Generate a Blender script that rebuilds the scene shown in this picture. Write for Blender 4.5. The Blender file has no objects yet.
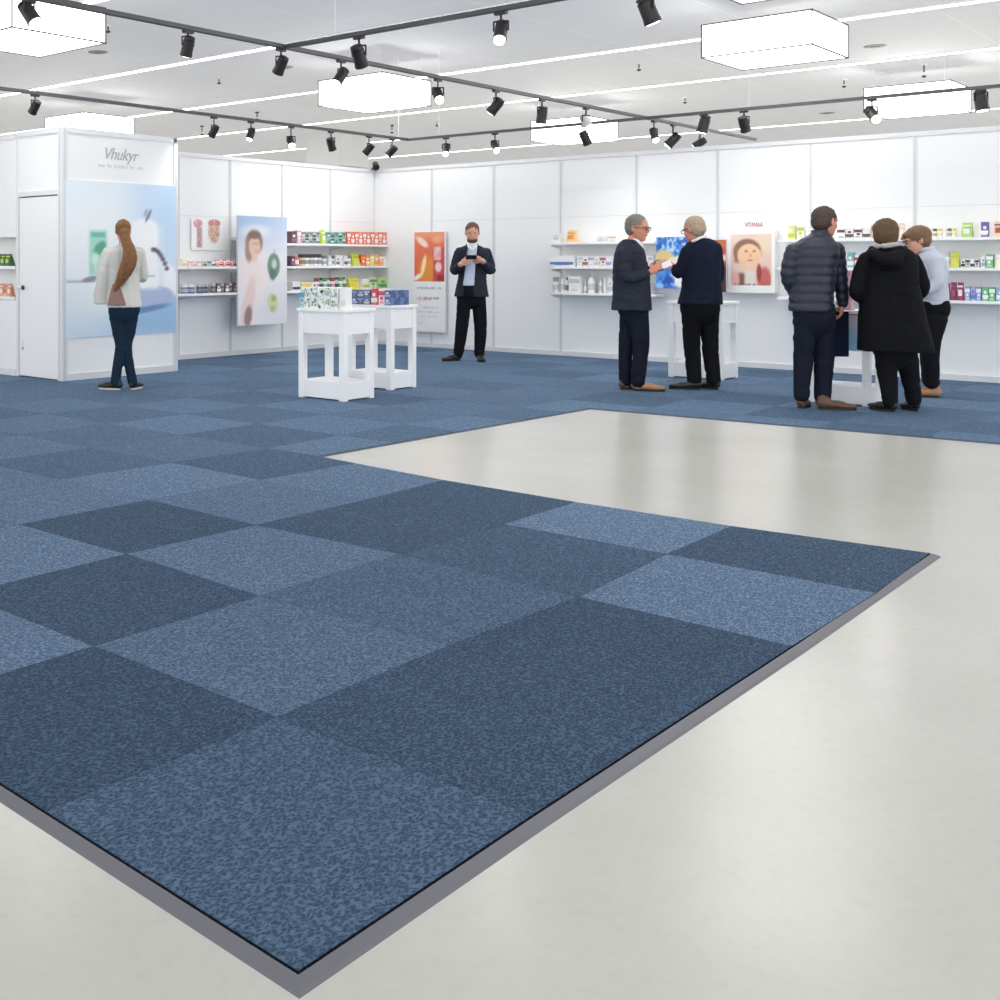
import bpy, bmesh, math, random
from mathutils import Vector, Matrix
from mathutils.bvhtree import BVHTree
random.seed(7)
sc = bpy.context.scene
COL = sc.collection
F, CX, Y0, YAW, EYE = 1154.1, 233.96, 261.65, 0.78108, 1.3
FWD = Vector((math.cos(YAW), math.sin(YAW), 0)); RGT = Vector((math.sin(YAW), -math.cos(YAW), 0)); UP = Vector((0, 0, 1))
WX, WY, WH = 14.447, 11.216, 2.745      # stand walls (inner faces) and their height
BX, BY, BL = 7.53, 10.075, 1.68         # storage booth corner and length
TH = 0.010                              # carpet thickness
CEIL = 4.2

# ---------------------------------------------------------------- measuring helpers
def onfloor(px, py, h=0.0):
    z = F * (EYE - h) / (py - Y0)
    return FWD * z + RGT * ((px - CX) / F * z) + UP * h
def onX(px, X, h=0.0):
    k = (px - CX) / F; z = X / (FWD.x + RGT.x * k)
    p = FWD * z + RGT * (k * z); return Vector((X, p.y, h))
def onY(px, Y, h=0.0):
    k = (px - CX) / F; z = Y / (FWD.y + RGT.y * k)
    p = FWD * z + RGT * (k * z); return Vector((p.x, Y, h))
def depth(p): return p.dot(FWD)
def hgt(py, p): return EYE - (py - Y0) * depth(p) / F

# ---------------------------------------------------------------- materials
def lin(c):
    c = c / 255.0
    return c / 12.92 if c <= 0.04045 else ((c + 0.055) / 1.055) ** 2.4
def rgb(c): return (lin(c[0]), lin(c[1]), lin(c[2]), 1)
MATS = {}
def mat(name, c=(200, 200, 200), rough=0.6, metal=0.0, emit=0.0, spec=None, noise=0.0, nscale=20, bump=0.0, bscale=200, attr=None):
    if name in MATS: return MATS[name]
    m = bpy.data.materials.new(name); m.use_nodes = True; nt = m.node_tree; b = nt.nodes['Principled BSDF']
    b.inputs['Base Color'].default_value = rgb(c); b.inputs['Roughness'].default_value = rough; b.inputs['Metallic'].default_value = metal
    if spec is not None: b.inputs['Specular IOR Level'].default_value = spec
    if emit:
        b.inputs['Emission Color'].default_value = rgb(c); b.inputs['Emission Strength'].default_value = emit
    tc = nt.nodes.new('ShaderNodeTexCoord')
    if attr:
        a = nt.nodes.new('ShaderNodeAttribute'); a.attribute_name = attr; nt.links.new(a.outputs['Color'], b.inputs['Base Color'])
    if noise:
        n = nt.nodes.new('ShaderNodeTexNoise'); n.inputs['Scale'].default_value = nscale; n.inputs['Detail'].default_value = 4
        r = nt.nodes.new('ShaderNodeMix'); r.data_type = 'RGBA'
        c2 = tuple(max(0, v * (1 - noise)) for v in c); c3 = tuple(min(255, v * (1 + noise)) for v in c)
        r.inputs['A'].default_value = rgb(c2); r.inputs['B'].default_value = rgb(c3)
        nt.links.new(tc.outputs['Object'], n.inputs['Vector']); nt.links.new(n.outputs['Fac'], r.inputs['Factor']); nt.links.new(r.outputs['Result'], b.inputs['Base Color'])
    if bump:
        n = nt.nodes.new('ShaderNodeTexNoise'); n.inputs['Scale'].default_value = bscale; n.inputs['Detail'].default_value = 2
        bp = nt.nodes.new('ShaderNodeBump'); bp.inputs['Strength'].default_value = bump; bp.inputs['Distance'].default_value = 0.01
        nt.links.new(tc.outputs['Object'], n.inputs['Vector']); nt.links.new(n.outputs['Fac'], bp.inputs['Height']); nt.links.new(bp.outputs['Normal'], b.inputs['Normal'])
    MATS[name] = m; return m

WHITE = mat('white_panel', (243, 244, 245), 0.45, noise=0.006, nscale=1.5)
ALU = mat('brushed_aluminium', (226, 228, 231), 0.42, 0.1)
ALUD = mat('profile_groove', (196, 199, 203), 0.5, 0.1)
LACQ = mat('white_lacquer', (245, 246, 248), 0.35)
BLACK = mat('black_powder_coat', (32, 32, 34), 0.45)
GREYM = mat('grey_track_metal', (84, 85, 87), 0.45, 0.3)
SKIN = mat('skin', (214, 160, 138), 0.55, noise=0.04, nscale=30)
SKIN2 = mat('ruddy_skin', (206, 142, 120), 0.55, noise=0.04, nscale=30)

def concrete():
    m = bpy.data.materials.new('polished_concrete'); m.use_nodes = True; nt = m.node_tree; b = nt.nodes['Principled BSDF']
    tc = nt.nodes.new('ShaderNodeTexCoord')
    n1 = nt.nodes.new('ShaderNodeTexNoise'); n1.inputs['Scale'].default_value = 0.9; n1.inputs['Detail'].default_value = 6; n1.inputs['Roughness'].default_value = 0.6
    n2 = nt.nodes.new('ShaderNodeTexNoise'); n2.inputs['Scale'].default_value = 26; n2.inputs['Detail'].default_value = 5
    r = nt.nodes.new('ShaderNodeValToRGB')
    r.color_ramp.elements[0].position = 0.3; r.color_ramp.elements[0].color = rgb((198, 197, 190))
    r.color_ramp.elements[1].position = 0.7; r.color_ramp.elements[1].color = rgb((208, 207, 201))
    r2 = nt.nodes.new('ShaderNodeValToRGB')
    r2.color_ramp.elements[0].position = 0.28; r2.color_ramp.elements[0].color = (0.93, 0.93, 0.92, 1)
    r2.color_ramp.elements[1].position = 0.5; r2.color_ramp.elements[1].color = (1, 1, 1, 1)
    v = nt.nodes.new('ShaderNodeTexVoronoi'); v.inputs['Scale'].default_value = 1.7
    r3 = nt.nodes.new('ShaderNodeValToRGB')      # sparse dark specks in the slab
    r3.color_ramp.elements[0].position = 0.0045; r3.color_ramp.elements[0].color = (0.55, 0.53, 0.5, 1)
    r3.color_ramp.elements[1].position = 0.0075; r3.color_ramp.elements[1].color = (1, 1, 1, 1)
    mx = nt.nodes.new('ShaderNodeMix'); mx.data_type = 'RGBA'; mx.blend_type = 'MULTIPLY'; mx.inputs['Factor'].default_value = 0.6
    mx2 = nt.nodes.new('ShaderNodeMix'); mx2.data_type = 'RGBA'; mx2.blend_type = 'MULTIPLY'; mx2.inputs['Factor'].default_value = 1
    for n in (n1, n2, v): nt.links.new(tc.outputs['Object'], n.inputs['Vector'])
    nt.links.new(n1.outputs['Fac'], r.inputs['Fac']); nt.links.new(n2.outputs['Fac'], r2.inputs['Fac']); nt.links.new(v.outputs['Distance'], r3.inputs['Fac'])
    nt.links.new(r.outputs['Color'], mx.inputs['A']); nt.links.new(r2.outputs['Color'], mx.inputs['B'])
    nt.links.new(mx.outputs['Result'], mx2.inputs['A']); nt.links.new(r3.outputs['Color'], mx2.inputs['B'])
    nt.links.new(mx2.outputs['Result'], b.inputs['Base Color'])
    rr = nt.nodes.new('ShaderNodeMapRange'); rr.inputs['To Min'].default_value = 0.2; rr.inputs['To Max'].default_value = 0.32
    b.inputs['Roughness'].default_value = 0.24
    b.inputs['Specular IOR Level'].default_value = 0.33
    return m

def carpet_mat():
    m = bpy.data.materials.new('woven_blue_carpet'); m.use_nodes = True; nt = m.node_tree; b = nt.nodes['Principled BSDF']
    L = nt.links.new
    tc = nt.nodes.new('ShaderNodeTexCoord'); at = nt.nodes.new('ShaderNodeAttribute'); at.attribute_name = 'tile'
    uv = nt.nodes.new('ShaderNodeUVMap'); uv.uv_map = 'tile_uv'
    nz = nt.nodes.new('ShaderNodeTexNoise'); nz.inputs['Scale'].default_value = 45; nz.inputs['Detail'].default_value = 1
    dv = nt.nodes.new('ShaderNodeVectorMath'); dv.operation = 'MULTIPLY_ADD'; dv.inputs[1].default_value = (0.02, 0.02, 0)
    L(tc.outputs['Object'], nz.inputs['Vector']); L(nz.outputs['Color'], dv.inputs[0]); L(tc.outputs['Object'], dv.inputs[2])
    v = nt.nodes.new('ShaderNodeTexVoronoi'); v.inputs['Scale'].default_value = 112; v.feature = 'F1'
    mp = nt.nodes.new('ShaderNodeMapping'); mp.inputs['Rotation'].default_value = (0, 0, math.radians(45)); mp.inputs['Scale'].default_value = (0.75, 1.25, 1)
    L(dv.outputs[0], mp.inputs['Vector']); L(mp.outputs['Vector'], v.inputs['Vector'])
    ramp = nt.nodes.new('ShaderNodeValToRGB'); cr = ramp.color_ramp
    cr.elements[0].position = 0.06; cr.elements[0].color = (0.42, 0.46, 0.54, 1)
    cr.elements[1].position = 0.78; cr.elements[1].color = (1.7, 1.62, 1.48, 1)
    e = cr.elements.new(0.4); e.color = (0.84, 0.85, 0.86, 1)
    L(v.outputs['Distance'], ramp.inputs['Fac'])
    fine = nt.nodes.new('ShaderNodeTexNoise'); fine.inputs['Scale'].default_value = 230; fine.inputs['Detail'].default_value = 2
    fr = nt.nodes.new('ShaderNodeMapRange'); fr.inputs['To Min'].default_value = 0.5; fr.inputs['To Max'].default_value = 1.45
    L(tc.outputs['Object'], fine.inputs['Vector']); L(fine.outputs['Fac'], fr.inputs['Value'])
    m1 = nt.nodes.new('ShaderNodeMix'); m1.data_type = 'RGBA'; m1.blend_type = 'MULTIPLY'; m1.inputs['Factor'].default_value = 1; m1.clamp_result = False
    L(at.outputs['Color'], m1.inputs['A']); L(ramp.outputs['Color'], m1.inputs['B'])
    m2 = nt.nodes.new('ShaderNodeVectorMath'); m2.operation = 'MULTIPLY'
    L(m1.outputs['Result'], m2.inputs[0]); L(fr.outputs['Result'], m2.inputs[1])
    # seams between tiles
    sp = nt.nodes.new('ShaderNodeSeparateXYZ'); L(uv.outputs['UV'], sp.inputs[0])
    def edge(o):
        a = nt.nodes.new('ShaderNodeMath'); a.operation = 'PINGPONG'; a.inputs[1].default_value = 0.5; L(o, a.inputs[0]); return a.outputs[0]
    mn = nt.nodes.new('ShaderNodeMath'); mn.operation = 'MINIMUM'; L(edge(sp.outputs['X']), mn.inputs[0]); L(edge(sp.outputs['Y']), mn.inputs[1])
    sr = nt.nodes.new('ShaderNodeMapRange'); sr.inputs['From Min'].default_value = 0.001; sr.inputs['From Max'].default_value = 0.007
    sr.inputs['To Min'].default_value = 0.74; sr.inputs['To Max'].default_value = 1.0; L(mn.outputs[0], sr.inputs['Value'])
    m3 = nt.nodes.new('ShaderNodeVectorMath'); m3.operation = 'MULTIPLY'; L(m2.outputs[0], m3.inputs[0]); L(sr.outputs['Result'], m3.inputs[1])
    L(m3.outputs[0], b.inputs['Base Color'])
    b.inputs['Roughness'].default_value = 0.95; b.inputs['Specular IOR Level'].default_value = 0.15
    iv = nt.nodes.new('ShaderNodeMath'); iv.operation = 'MULTIPLY'; iv.inputs[0].default_value = 1; L(v.outputs['Distance'], iv.inputs[1])
    bp = nt.nodes.new('ShaderNodeBump'); bp.inputs['Strength'].default_value = 0.5; bp.inputs['Distance'].default_value = 0.004
    L(iv.outputs[0], bp.inputs['Height']); L(bp.outputs['Normal'], b.inputs['Normal'])
    return m

def ceiling_mat():
    m = bpy.data.materials.new('ceiling_boards'); m.use_nodes = True; nt = m.node_tree; b = nt.nodes['Principled BSDF']
    tc = nt.nodes.new('ShaderNodeTexCoord'); br = nt.nodes.new('ShaderNodeTexBrick')
    br.inputs['Scale'].default_value = 1; br.inputs['Brick Width'].default_value = 3.6; br.inputs['Row Height'].default_value = 1.8; br.offset = 0
    br.inputs['Mortar Size'].default_value = 0.014; br.inputs['Mortar Smooth'].default_value = 0.2
    br.inputs['Color1'].default_value = rgb((216, 216, 219)); br.inputs['Color2'].default_value = rgb((213, 213, 216)); br.inputs['Mortar'].default_value = rgb((226, 226, 228))
    nt.links.new(tc.outputs['Object'], br.inputs['Vector']); nt.links.new(br.outputs['Color'], b.inputs['Base Color'])
    b.inputs['Roughness'].default_value = 0.7
    # translucency added so world light from above brightens the ceiling evenly
    tr = nt.nodes.new('ShaderNodeBsdfTranslucent'); tr.inputs['Color'].default_value = (0.97, 0.97, 0.98, 1); mx = nt.nodes.new('ShaderNodeMixShader'); mx.inputs[0].default_value = 0.095
    out = nt.nodes['Material Output']; nt.links.new(b.outputs[0], mx.inputs[1]); nt.links.new(tr.outputs[0], mx.inputs[2]); nt.links.new(mx.outputs[0], out.inputs['Surface'])
    return m

# ---------------------------------------------------------------- mesh helpers
def tag(o, label=None, cat=None, group=None, kind=None):
    if label: o['label'] = label
    if cat: o['category'] = cat
    if group: o['group'] = group
    if kind: o['kind'] = kind
    return o
def empty(name, loc, label=None, cat=None, group=None, kind=None):
    o = bpy.data.objects.new(name, None); COL.objects.link(o); o.location = loc; o.empty_display_size = 0.1
    ORG0[o.name] = Vector(loc)
    return tag(o, label, cat, group, kind)
ORG0 = {}
def base_of(o):
    return ORG0.get(o.name, Vector((0, 0, 0))) if o is not None else Vector((0, 0, 0))
class MB:
    """collects shapes given in world coordinates"""
    def __init__(s): s.v = []; s.f = []; s.m = []; s.mats = []
    def mi(s, m):
        if m not in s.mats: s.mats.append(m)
        return s.mats.index(m)
    def add(s, vs, fs, m):
        k = len(s.v); s.v += [Vector(v) for v in vs]; i = s.mi(m)
        for f in fs: s.f.append([a + k for a in f]); s.m.append(i)
    def box(s, a, b, m):
        x0, y0, z0 = (min(a[i], b[i]) for i in range(3)); x1, y1, z1 = (max(a[i], b[i]) for i in range(3))
        s.add([(x0, y0, z0), (x1, y0, z0), (x1, y1, z0), (x0, y1, z0), (x0, y0, z1), (x1, y0, z1), (x1, y1, z1), (x0, y1, z1)],
              [(0, 3, 2, 1), (4, 5, 6, 7), (0, 1, 5, 4), (1, 2, 6, 5), (2, 3, 7, 6), (3, 0, 4, 7)], m)
    def obox(s, c, ux, uy, uz, m):   # oriented, half-vectors
        c = Vector(c); vs = [c + ux * a + uy * b + uz * d for d in (-1, 1) for a, b in ((-1, -1), (1, -1), (1, 1), (-1, 1))]
        s.add(vs, [(0, 3, 2, 1), (4, 5, 6, 7), (0, 1, 5, 4), (1, 2, 6, 5), (2, 3, 7, 6), (3, 0, 4, 7)], m)
    def tube(s, p0, p1, r0, m, r1=None, n=14, cap=True):
        p0, p1 = Vector(p0), Vector(p1); r1 = r0 if r1 is None else r1
        t = (p1 - p0).normalized(); a = t.orthogonal().normalized(); b = t.cross(a)
        vs = [p + (a * math.cos(2 * math.pi * i / n) + b * math.sin(2 * math.pi * i / n)) * r for p, r in ((p0, r0), (p1, r1)) for i in range(n)]
        fs = [(i, (i + 1) % n, n + (i + 1) % n, n + i) for i in range(n)]
        if cap: fs += [tuple(range(n - 1, -1, -1)), tuple(range(n, 2 * n))]
        s.add(vs, fs, m)
    def lathe(s, c, prof, m, n=16, axis=None, sq=1.0):
        c = Vector(c); t = (axis or UP).normalized(); a = t.orthogonal().normalized(); b = t.cross(a)
        vs = [c + t * h + (a * math.cos(2 * math.pi * i / n) + b * math.sin(2 * math.pi * i / n)) * r for r, h in prof for i in range(n)]
        fs = [(k * n + i, k * n + (i + 1) % n, (k + 1) * n + (i + 1) % n, (k + 1) * n + i) for k in range(len(prof) - 1) for i in range(n)]
        fs += [tuple(range(n - 1, -1, -1)), tuple(range((len(prof) - 1) * n, len(prof) * n))]
        s.add(vs, fs, m)
    def build(s, name, parent=None, smooth=False, bevel=0, structure=False, origin=None):
        off = base_of(parent) if origin is None else Vector(origin)
        me = bpy.data.meshes.new(name); me.from_pydata([v - off for v in s.v], [], s.f)
        for m in s.mats: me.materials.append(m)
        me.polygons.foreach_set('material_index', s.m)
        if smooth: me.polygons.foreach_set('use_smooth', [True] * len(me.polygons))
        me.update()
        o = bpy.data.objects.new(name, me); COL.objects.link(o)
        if parent is not None: o.parent = parent; o.location = off - base_of(parent); 
        else: o.location = off
        ORG0[o.name] = off
        if bevel:
            bv = o.modifiers.new('b', 'BEVEL'); bv.width = bevel; bv.segments = 2; bv.limit_method = 'ANGLE'
        if structure: o['kind'] = 'structure'
        return o

# ================================================================= SETTING
mb = MB(); mb.box((-7, -7, -0.1), (46, 46, 0), concrete()); floor = mb.build('floor', structure=True)
mb = MB(); mb.add([(-7, -7, CEIL), (-7, 46, CEIL), (46, 46, CEIL), (46, -7, CEIL)], [(0, 1, 2, 3)], ceiling_mat()); mb.build('ceiling', structure=True)
HALL = mat('hall_paint', (226, 226, 225), 0.7)

def seams_on_X(pxs): return [onX(p, WX).y for p in pxs]
def seams_on_Y(pxs): return [onY(p, WY).x for p in pxs]
RS = seams_on_X([432, 494, 561, 637, 718, 811, 915]); step = RS[-2] - RS[-1]
y = RS[-1]
while y > -2: y -= step; RS.append(y)
RS = [WY] + RS
LS = seams_on_Y([230, 282, 330]); st = LS[0] - seams_on_Y([178])[0]
LS = [LS[0] - st] + LS + [WX]; LS = [LS[0] - 1.05] + LS
SEAM = mat('panel_joint', (228, 229, 231), 0.5)
# back wall running to the right
mb = MB(); mb.box((WX, WY, 0), (WX + 0.05, -3, WH), WHITE); w = mb.build('wall_right', structure=True)
mb = MB()
for yy in RS: mb.box((WX - 0.012, yy - 0.019, 0.07), (WX + 0.02, yy + 0.019, WH - 0.05), ALU)
mb.build('profile', w)
mb = MB()
for yy in RS: mb.box((WX - 0.014, yy - 0.004, 0.07), (WX - 0.0121, yy + 0.004, WH - 0.05), ALUD)
mb.build('groove', w)
mb = MB(); mb.box((WX - 0.018, WY, WH - 0.05), (WX + 0.06, -3, WH), ALU); mb.build('top_rail', w)
mb = MB()
for a, b in zip(RS, RS[1:]):
    if abs(RS.index(a)) != 0: mb.box((WX - 0.003, a - 0.03, 1.905), (WX, b + 0.03, 1.915), SEAM)
mb.build('panel_joint_line', w)
mb = MB(); mb.box((WX - 0.02, WY, 0), (WX + 0.03, -3, 0.075), ALU); mb.build('baseboard_right', structure=True)
# left wall
x0 = BX + BL
mb = MB(); mb.box((x0, WY, 0), (WX + 0.05, WY + 0.05, WH), WHITE); w = mb.build('wall_left', structure=True)
mb = MB()
for xx in LS:
    if xx > x0: mb.box((xx - 0.021, WY - 0.012, 0.07), (xx + 0.021, WY + 0.02, WH - 0.05), ALU)
mb.build('profile', w)
mb = MB()
for xx in LS:
    if xx > x0: mb.box((xx - 0.004, WY - 0.014, 0.07), (xx + 0.004, WY - 0.0121, WH - 0.05), ALUD)
mb.build('groove', w)
mb = MB(); mb.box((x0, WY - 0.018, WH - 0.05), (WX, WY + 0.06, WH), ALU); mb.build('top_rail', w)
mb = MB(); mb.box((x0, WY - 0.003, 1.905), (WX, WY, 1.915), SEAM); mb.build('panel_joint_line', w)
mb = MB(); mb.box((x0, WY - 0.02, 0), (WX - 0.02, WY + 0.03, 0.075), ALU); mb.build('baseboard_left', structure=True)

# bulkhead beyond the stand, hanging under the hall ceiling
mb = MB(); 
pc = FWD * 26.0 + RGT * ((306 - CX) / F * 26.0)
mb.box((pc.x, pc.y - 1.0, 3.42), (pc.x + 1.0, pc.y, CEIL - 0.003), HALL); mb.build('trim_1', structure=True)

# ---------------------------------------------------------------- carpet
MEAS = {(0, 0): (298, 971), (1, 0): (532, 815), (3, 0): (792, 646), (4, 0): (876, 593), (5, 0): (930, 553), (0, 1): (45, 811), (1, 1): (277, 717),
        (2, 1): (450, 645), (3, 1): (579, 597), (4, 1): (667, 554), (5, 1): (732, 526), (1, 2): (94, 646), (2, 2): (260, 596), (3, 2): (400, 554),
        (4, 2): (504, 524), (5, 2): (576, 502), (2, 3): (126, 554), (3, 3): (256, 525), (5, 3): (444, 480), (5, 4.46): (318, 456), (9.5, 4.46): (590, 408), (9.5, 0.42): (1000, 443)}
def aff(i, j): return Vector((1.5737 + 0.8336 * i + 0.0093 * j, 1.3938 - 0.0029 * i + 0.83096 * j, TH))
KN = {k: onfloor(*v, TH) for k, v in MEAS.items()}
def seg(a, b, t): return a.lerp(b, t)
def V(i, j):
    if (i, j) in KN: return KN[(i, j)].copy()
    if i == 0 and j > 1:
        d = (KN[(0, 1)] - KN[(0, 0)]); return KN[(0, 1)] + d.normalized() * 0.831 * (j - 1)
    if j == 4.46: return seg(KN[(5, 4.46)], KN[(9.5, 4.46)], (i - 5) / 4.5) if 5 <= i <= 9.5 else _idw(i, j)
    if i == 9.5 and j <= 4.46: return seg(KN[(9.5, 4.46)], KN[(9.5, 0.42)], (4.46 - j) / 4.04)
    if i == 5 and j == 4: return seg(KN[(5, 3)], KN[(5, 4.46)], 1 / 1.46)
    if i == 2 and j == 0: return seg(KN[(1, 0)], KN[(3, 0)], 0.5)
    return _idw(i, j)
def _idw(i, j):
    s = 0; r = Vector((0, 0, 0))
    for k, p in KN.items():
        d = math.hypot(k[0] - i, k[1] - j); wt = 1 / (d ** 3 + 0.02); s += wt; r += (p - aff(*k)) * wt
    s += 0.05
    return aff(i, j) + r / s
CI = [0, 1, 2, 3, 4, 5, 6, 7, 8, 9, 9.5] + list(range(10, 17)); CJ = [-7, -6, -5, -4, -3, -2, -1, 0, 1, 2, 3, 4, 4.46] + list(range(5, 16))
DK, MD, ML, LT = 0.135, 0.45, 0.75, 1.0
TV = {(0, 0): .27, (0, 1): .0, (1, 0): .08, (2, 0): .06, (3, 0): .8, (4, 0): .12, (1, 1): .55, (2, 1): .42, (3, 1): .25, (4, 1): .85, (0, 2): .75, (1, 2): .1,
      (2, 2): .7, (3, 2): .15, (4, 2): .15, (4, 3): .75, (1, 3): .8, (2, 3): .12, (3, 3): .65, (0, 3): .2, (4, 4): .3, (3, 4): .85, (2, 4): .75, (1, 4): .6}
cA, cB = (60, 80, 104), (106, 130, 160)
verts = []; vid = {}; faces = []; cols = []; uvs = []
def vi(i, j):
    if (i, j) not in vid: vid[(i, j)] = len(verts); verts.append(V(i, j))
    return vid[(i, j)]
rc = random.Random(3)
for a, b in zip(CI, CI[1:]):
    for c, d in zip(CJ, CJ[1:]):
        inside = (b <= 5 and c >= 0) or (c >= 4.46) or (a >= 9.5)
        if not inside: continue
        ti, tj = math.floor(a + 1e-6), math.floor(c + 1e-6)
        t = TV.get((ti, tj))
        if t is None:
            rr = random.Random(ti * 131 + tj * 17 + 5); t = 0.42 + 0.2 * ((ti + tj) % 2) + rr.uniform(-0.12, 0.12); TV[(ti, tj)] = t
        faces.append([vi(a, c), vi(b, c), vi(b, d), vi(a, d)])
        cols.append(tuple(lin(cA[k] + (cB[k] - cA[k]) * t) for k in range(3)) + (1,))
        uvs.append([(a, c), (b, c), (b, d), (a, d)])
# clip far side at the walls
for v in verts:
    v.x = min(v.x, WX - 0.02)
nv = len(verts)
me = bpy.data.meshes.new('carpet')
bound = {}
for f in faces:
    for k in range(4):
        e = (f[k], f[(k + 1) % 4]); bound[e] = bound.get(e, 0) + 1
sides = [e for e in bound if (e[1], e[0]) not in bound]
allv = [v.copy() for v in verts] + [Vector((v.x, v.y, 0)) for v in verts]
allf = faces + [[e[1], e[0], e[0] + nv, e[1] + nv] for e in sides]
me.from_pydata(allv, [], allf)
ca = me.color_attributes.new('tile', 'FLOAT_COLOR', 'CORNER'); ul = me.uv_layers.new(name='tile_uv')
for pi, p in enumerate(me.polygons):
    for k, li in enumerate(p.loop_indices):
        ca.data[li].color = cols[pi] if pi < len(faces) else (lin(20), lin(26), lin(40), 1)
        ul.data[li].uv = uvs[pi][k] if pi < len(faces) else (0.5, 0.5)
me.materials.append(carpet_mat()); me.update()
carpet = bpy.data.objects.new('carpet', me); COL.objects.link(carpet)
tag(carpet, 'blue woven tile carpet in light and dark squares laid over the concrete floor', 'carpet')
# grey rubber ramp along the open edges
TRIM = mat('grey_rubber_edging', (108, 109, 116), 0.5, bump=0.05, bscale=300)
def ramp(path, width, name, gap=0.0015):
    mb = MB(); n = len(path)
    outs = []
    for k, p in enumerate(path):
        ds = []
        if k > 0: ds.append((path[k] - path[k - 1]).normalized())
        if k < n - 1: ds.append((path[k + 1] - path[k]).normalized())
        ns = [Vector((d.y, -d.x, 0)) for d in ds]
        m = sum(ns, Vector((0, 0, 0)))
        m = m / (m.dot(ns[0])) if len(ns) > 1 else ns[0]
        outs.append(m)
    for k in range(n - 1):
        q = []
        for kk in (k, k + 1):
            p, m = path[kk], outs[kk]; b0 = Vector((p.x, p.y, 0))
            g0 = gap; q.append([b0 + m * g0 + UP * (TH * 0.86), b0 + m * width * .25 + UP * TH * 0.9, b0 + m * width * .8 + UP * 0.0045, b0 + m * width, b0 + m * g0])
        a, b = q; mb.add(a + b, [(i, i + 5, (i + 1) % 5 + 5, (i + 1) % 5) for i in range(5)], TRIM)
    return mb.build(name, carpet)
far_left = V(0, 12)
ramp([far_left, V(0, 1), V(0, 0), V(1, 0), V(3, 0), V(5, 0)], 0.044, 'rubber_edging', 0.006)
_T = TRIM; TRIM = mat('frayed_dark_backing', (16, 20, 32), .95)
def strip(path, width, name):
    mb = MB()
    for a, b in zip(path, path[1:]):
        d = (b - a).normalized(); n = Vector((d.y, -d.x, 0)); L = (b - a).length; k = max(1, int(L / 0.011)); z = UP * (TH * .55)
        for i in range(k):
            p, q = a + d * (L * i / k), a + d * (L * (i + .62) / k); p.z = q.z = 0
            mb.box(p + UP * .0005, q + n * (width * (.6 + .5 * hsh_(i))) + z, TRIM) if abs(n.x) > .9 or abs(n.y) > .9 else None
        a0, b0 = Vector((a.x, a.y, 0)), Vector((b.x, b.y, 0)); mb.add([a0 + UP * .002, b0 + UP * .002, b0 + n * .0065 + UP * .002, a0 + n * .0065 + UP * .002], [(0, 1, 2, 3)], TRIM)
    return mb.build(name, carpet)
def hsh_(i): return (math.sin(i * 12.9898) * 43758.5453) % 1
strip([V(0, 4), V(0, 1), V(0, 0), V(1, 0), V(3, 0), V(5, 0)], 0.006, 'frayed_edge')
TRIM = _T
DTR = mat('dark_binding', (74, 82, 96), 0.6)
_T = TRIM; TRIM = DTR
ramp([V(5, 0), V(5, 1), V(5, 2), V(5, 3), V(5, 4.46), V(9.5, 4.46), V(9.5, 0.42), V(9.5, -7)], 0.012, 'edge_binding')
TRIM = _T

# ---------------------------------------------------------------- painted panels (printed artwork as coloured grids)
PRINT = mat('printed_film', (255, 255, 255), 0.4, attr='ink')
def sm(a, b, x):
    t = max(0, min(1, (x - a) / (b - a))); return t * t * (3 - 2 * t)
def mixc(a, b, t): return tuple(a[i] + (b[i] - a[i]) * t for i in range(3))
class Art:
    def __init__(s, c): s.c = c
    def over(s, c, t): s.c = mixc(s.c, c, max(0, min(1, t)))
def ell(u, v, cu, cv, ru, rv, soft=0.15, rot=0):
    du, dv = u - cu, v - cv; c, n = math.cos(rot), math.sin(rot); du, dv = du * c + dv * n, -du * n + dv * c
    return 1 - sm(1 - soft, 1 + soft, math.sqrt((du / ru) ** 2 + (dv / rv) ** 2))
def rect(u, v, a, b, c, d, s=0.012): return sm(a - s, a + s, u) * (1 - sm(b - s, b + s, u)) * sm(c - s, c + s, v) * (1 - sm(d - s, d + s, v))
def hsh(*a):
    x = math.sin(sum(k * q for k, q in zip(a, (127.1, 311.7, 74.7))) + 1.3) * 43758.5453; return x - math.floor(x)
def vn(u, v, s, k=0):
    x, y = u * s, v * s; i, j = math.floor(x), math.floor(y); a, b = sm(0, 1, x - i), sm(0, 1, y - j)
    return (hsh(i, j, k) * (1 - a) + hsh(i + 1, j, k) * a) * (1 - b) + (hsh(i, j + 1, k) * (1 - a) + hsh(i + 1, j + 1, k) * a) * b
def textline(u, v, u0, u1, vc, h, dens=30):
    if not (u0 < u < u1) or abs(v - vc) > h: return 0
    return 0.25 + 0.75 * (hsh(math.floor(u * dens), round(vc * 100), 2) > 0.35) * (hsh(math.floor(u * dens * 2), math.floor((v - vc) / h * 1.5), 5) > 0.3)
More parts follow.
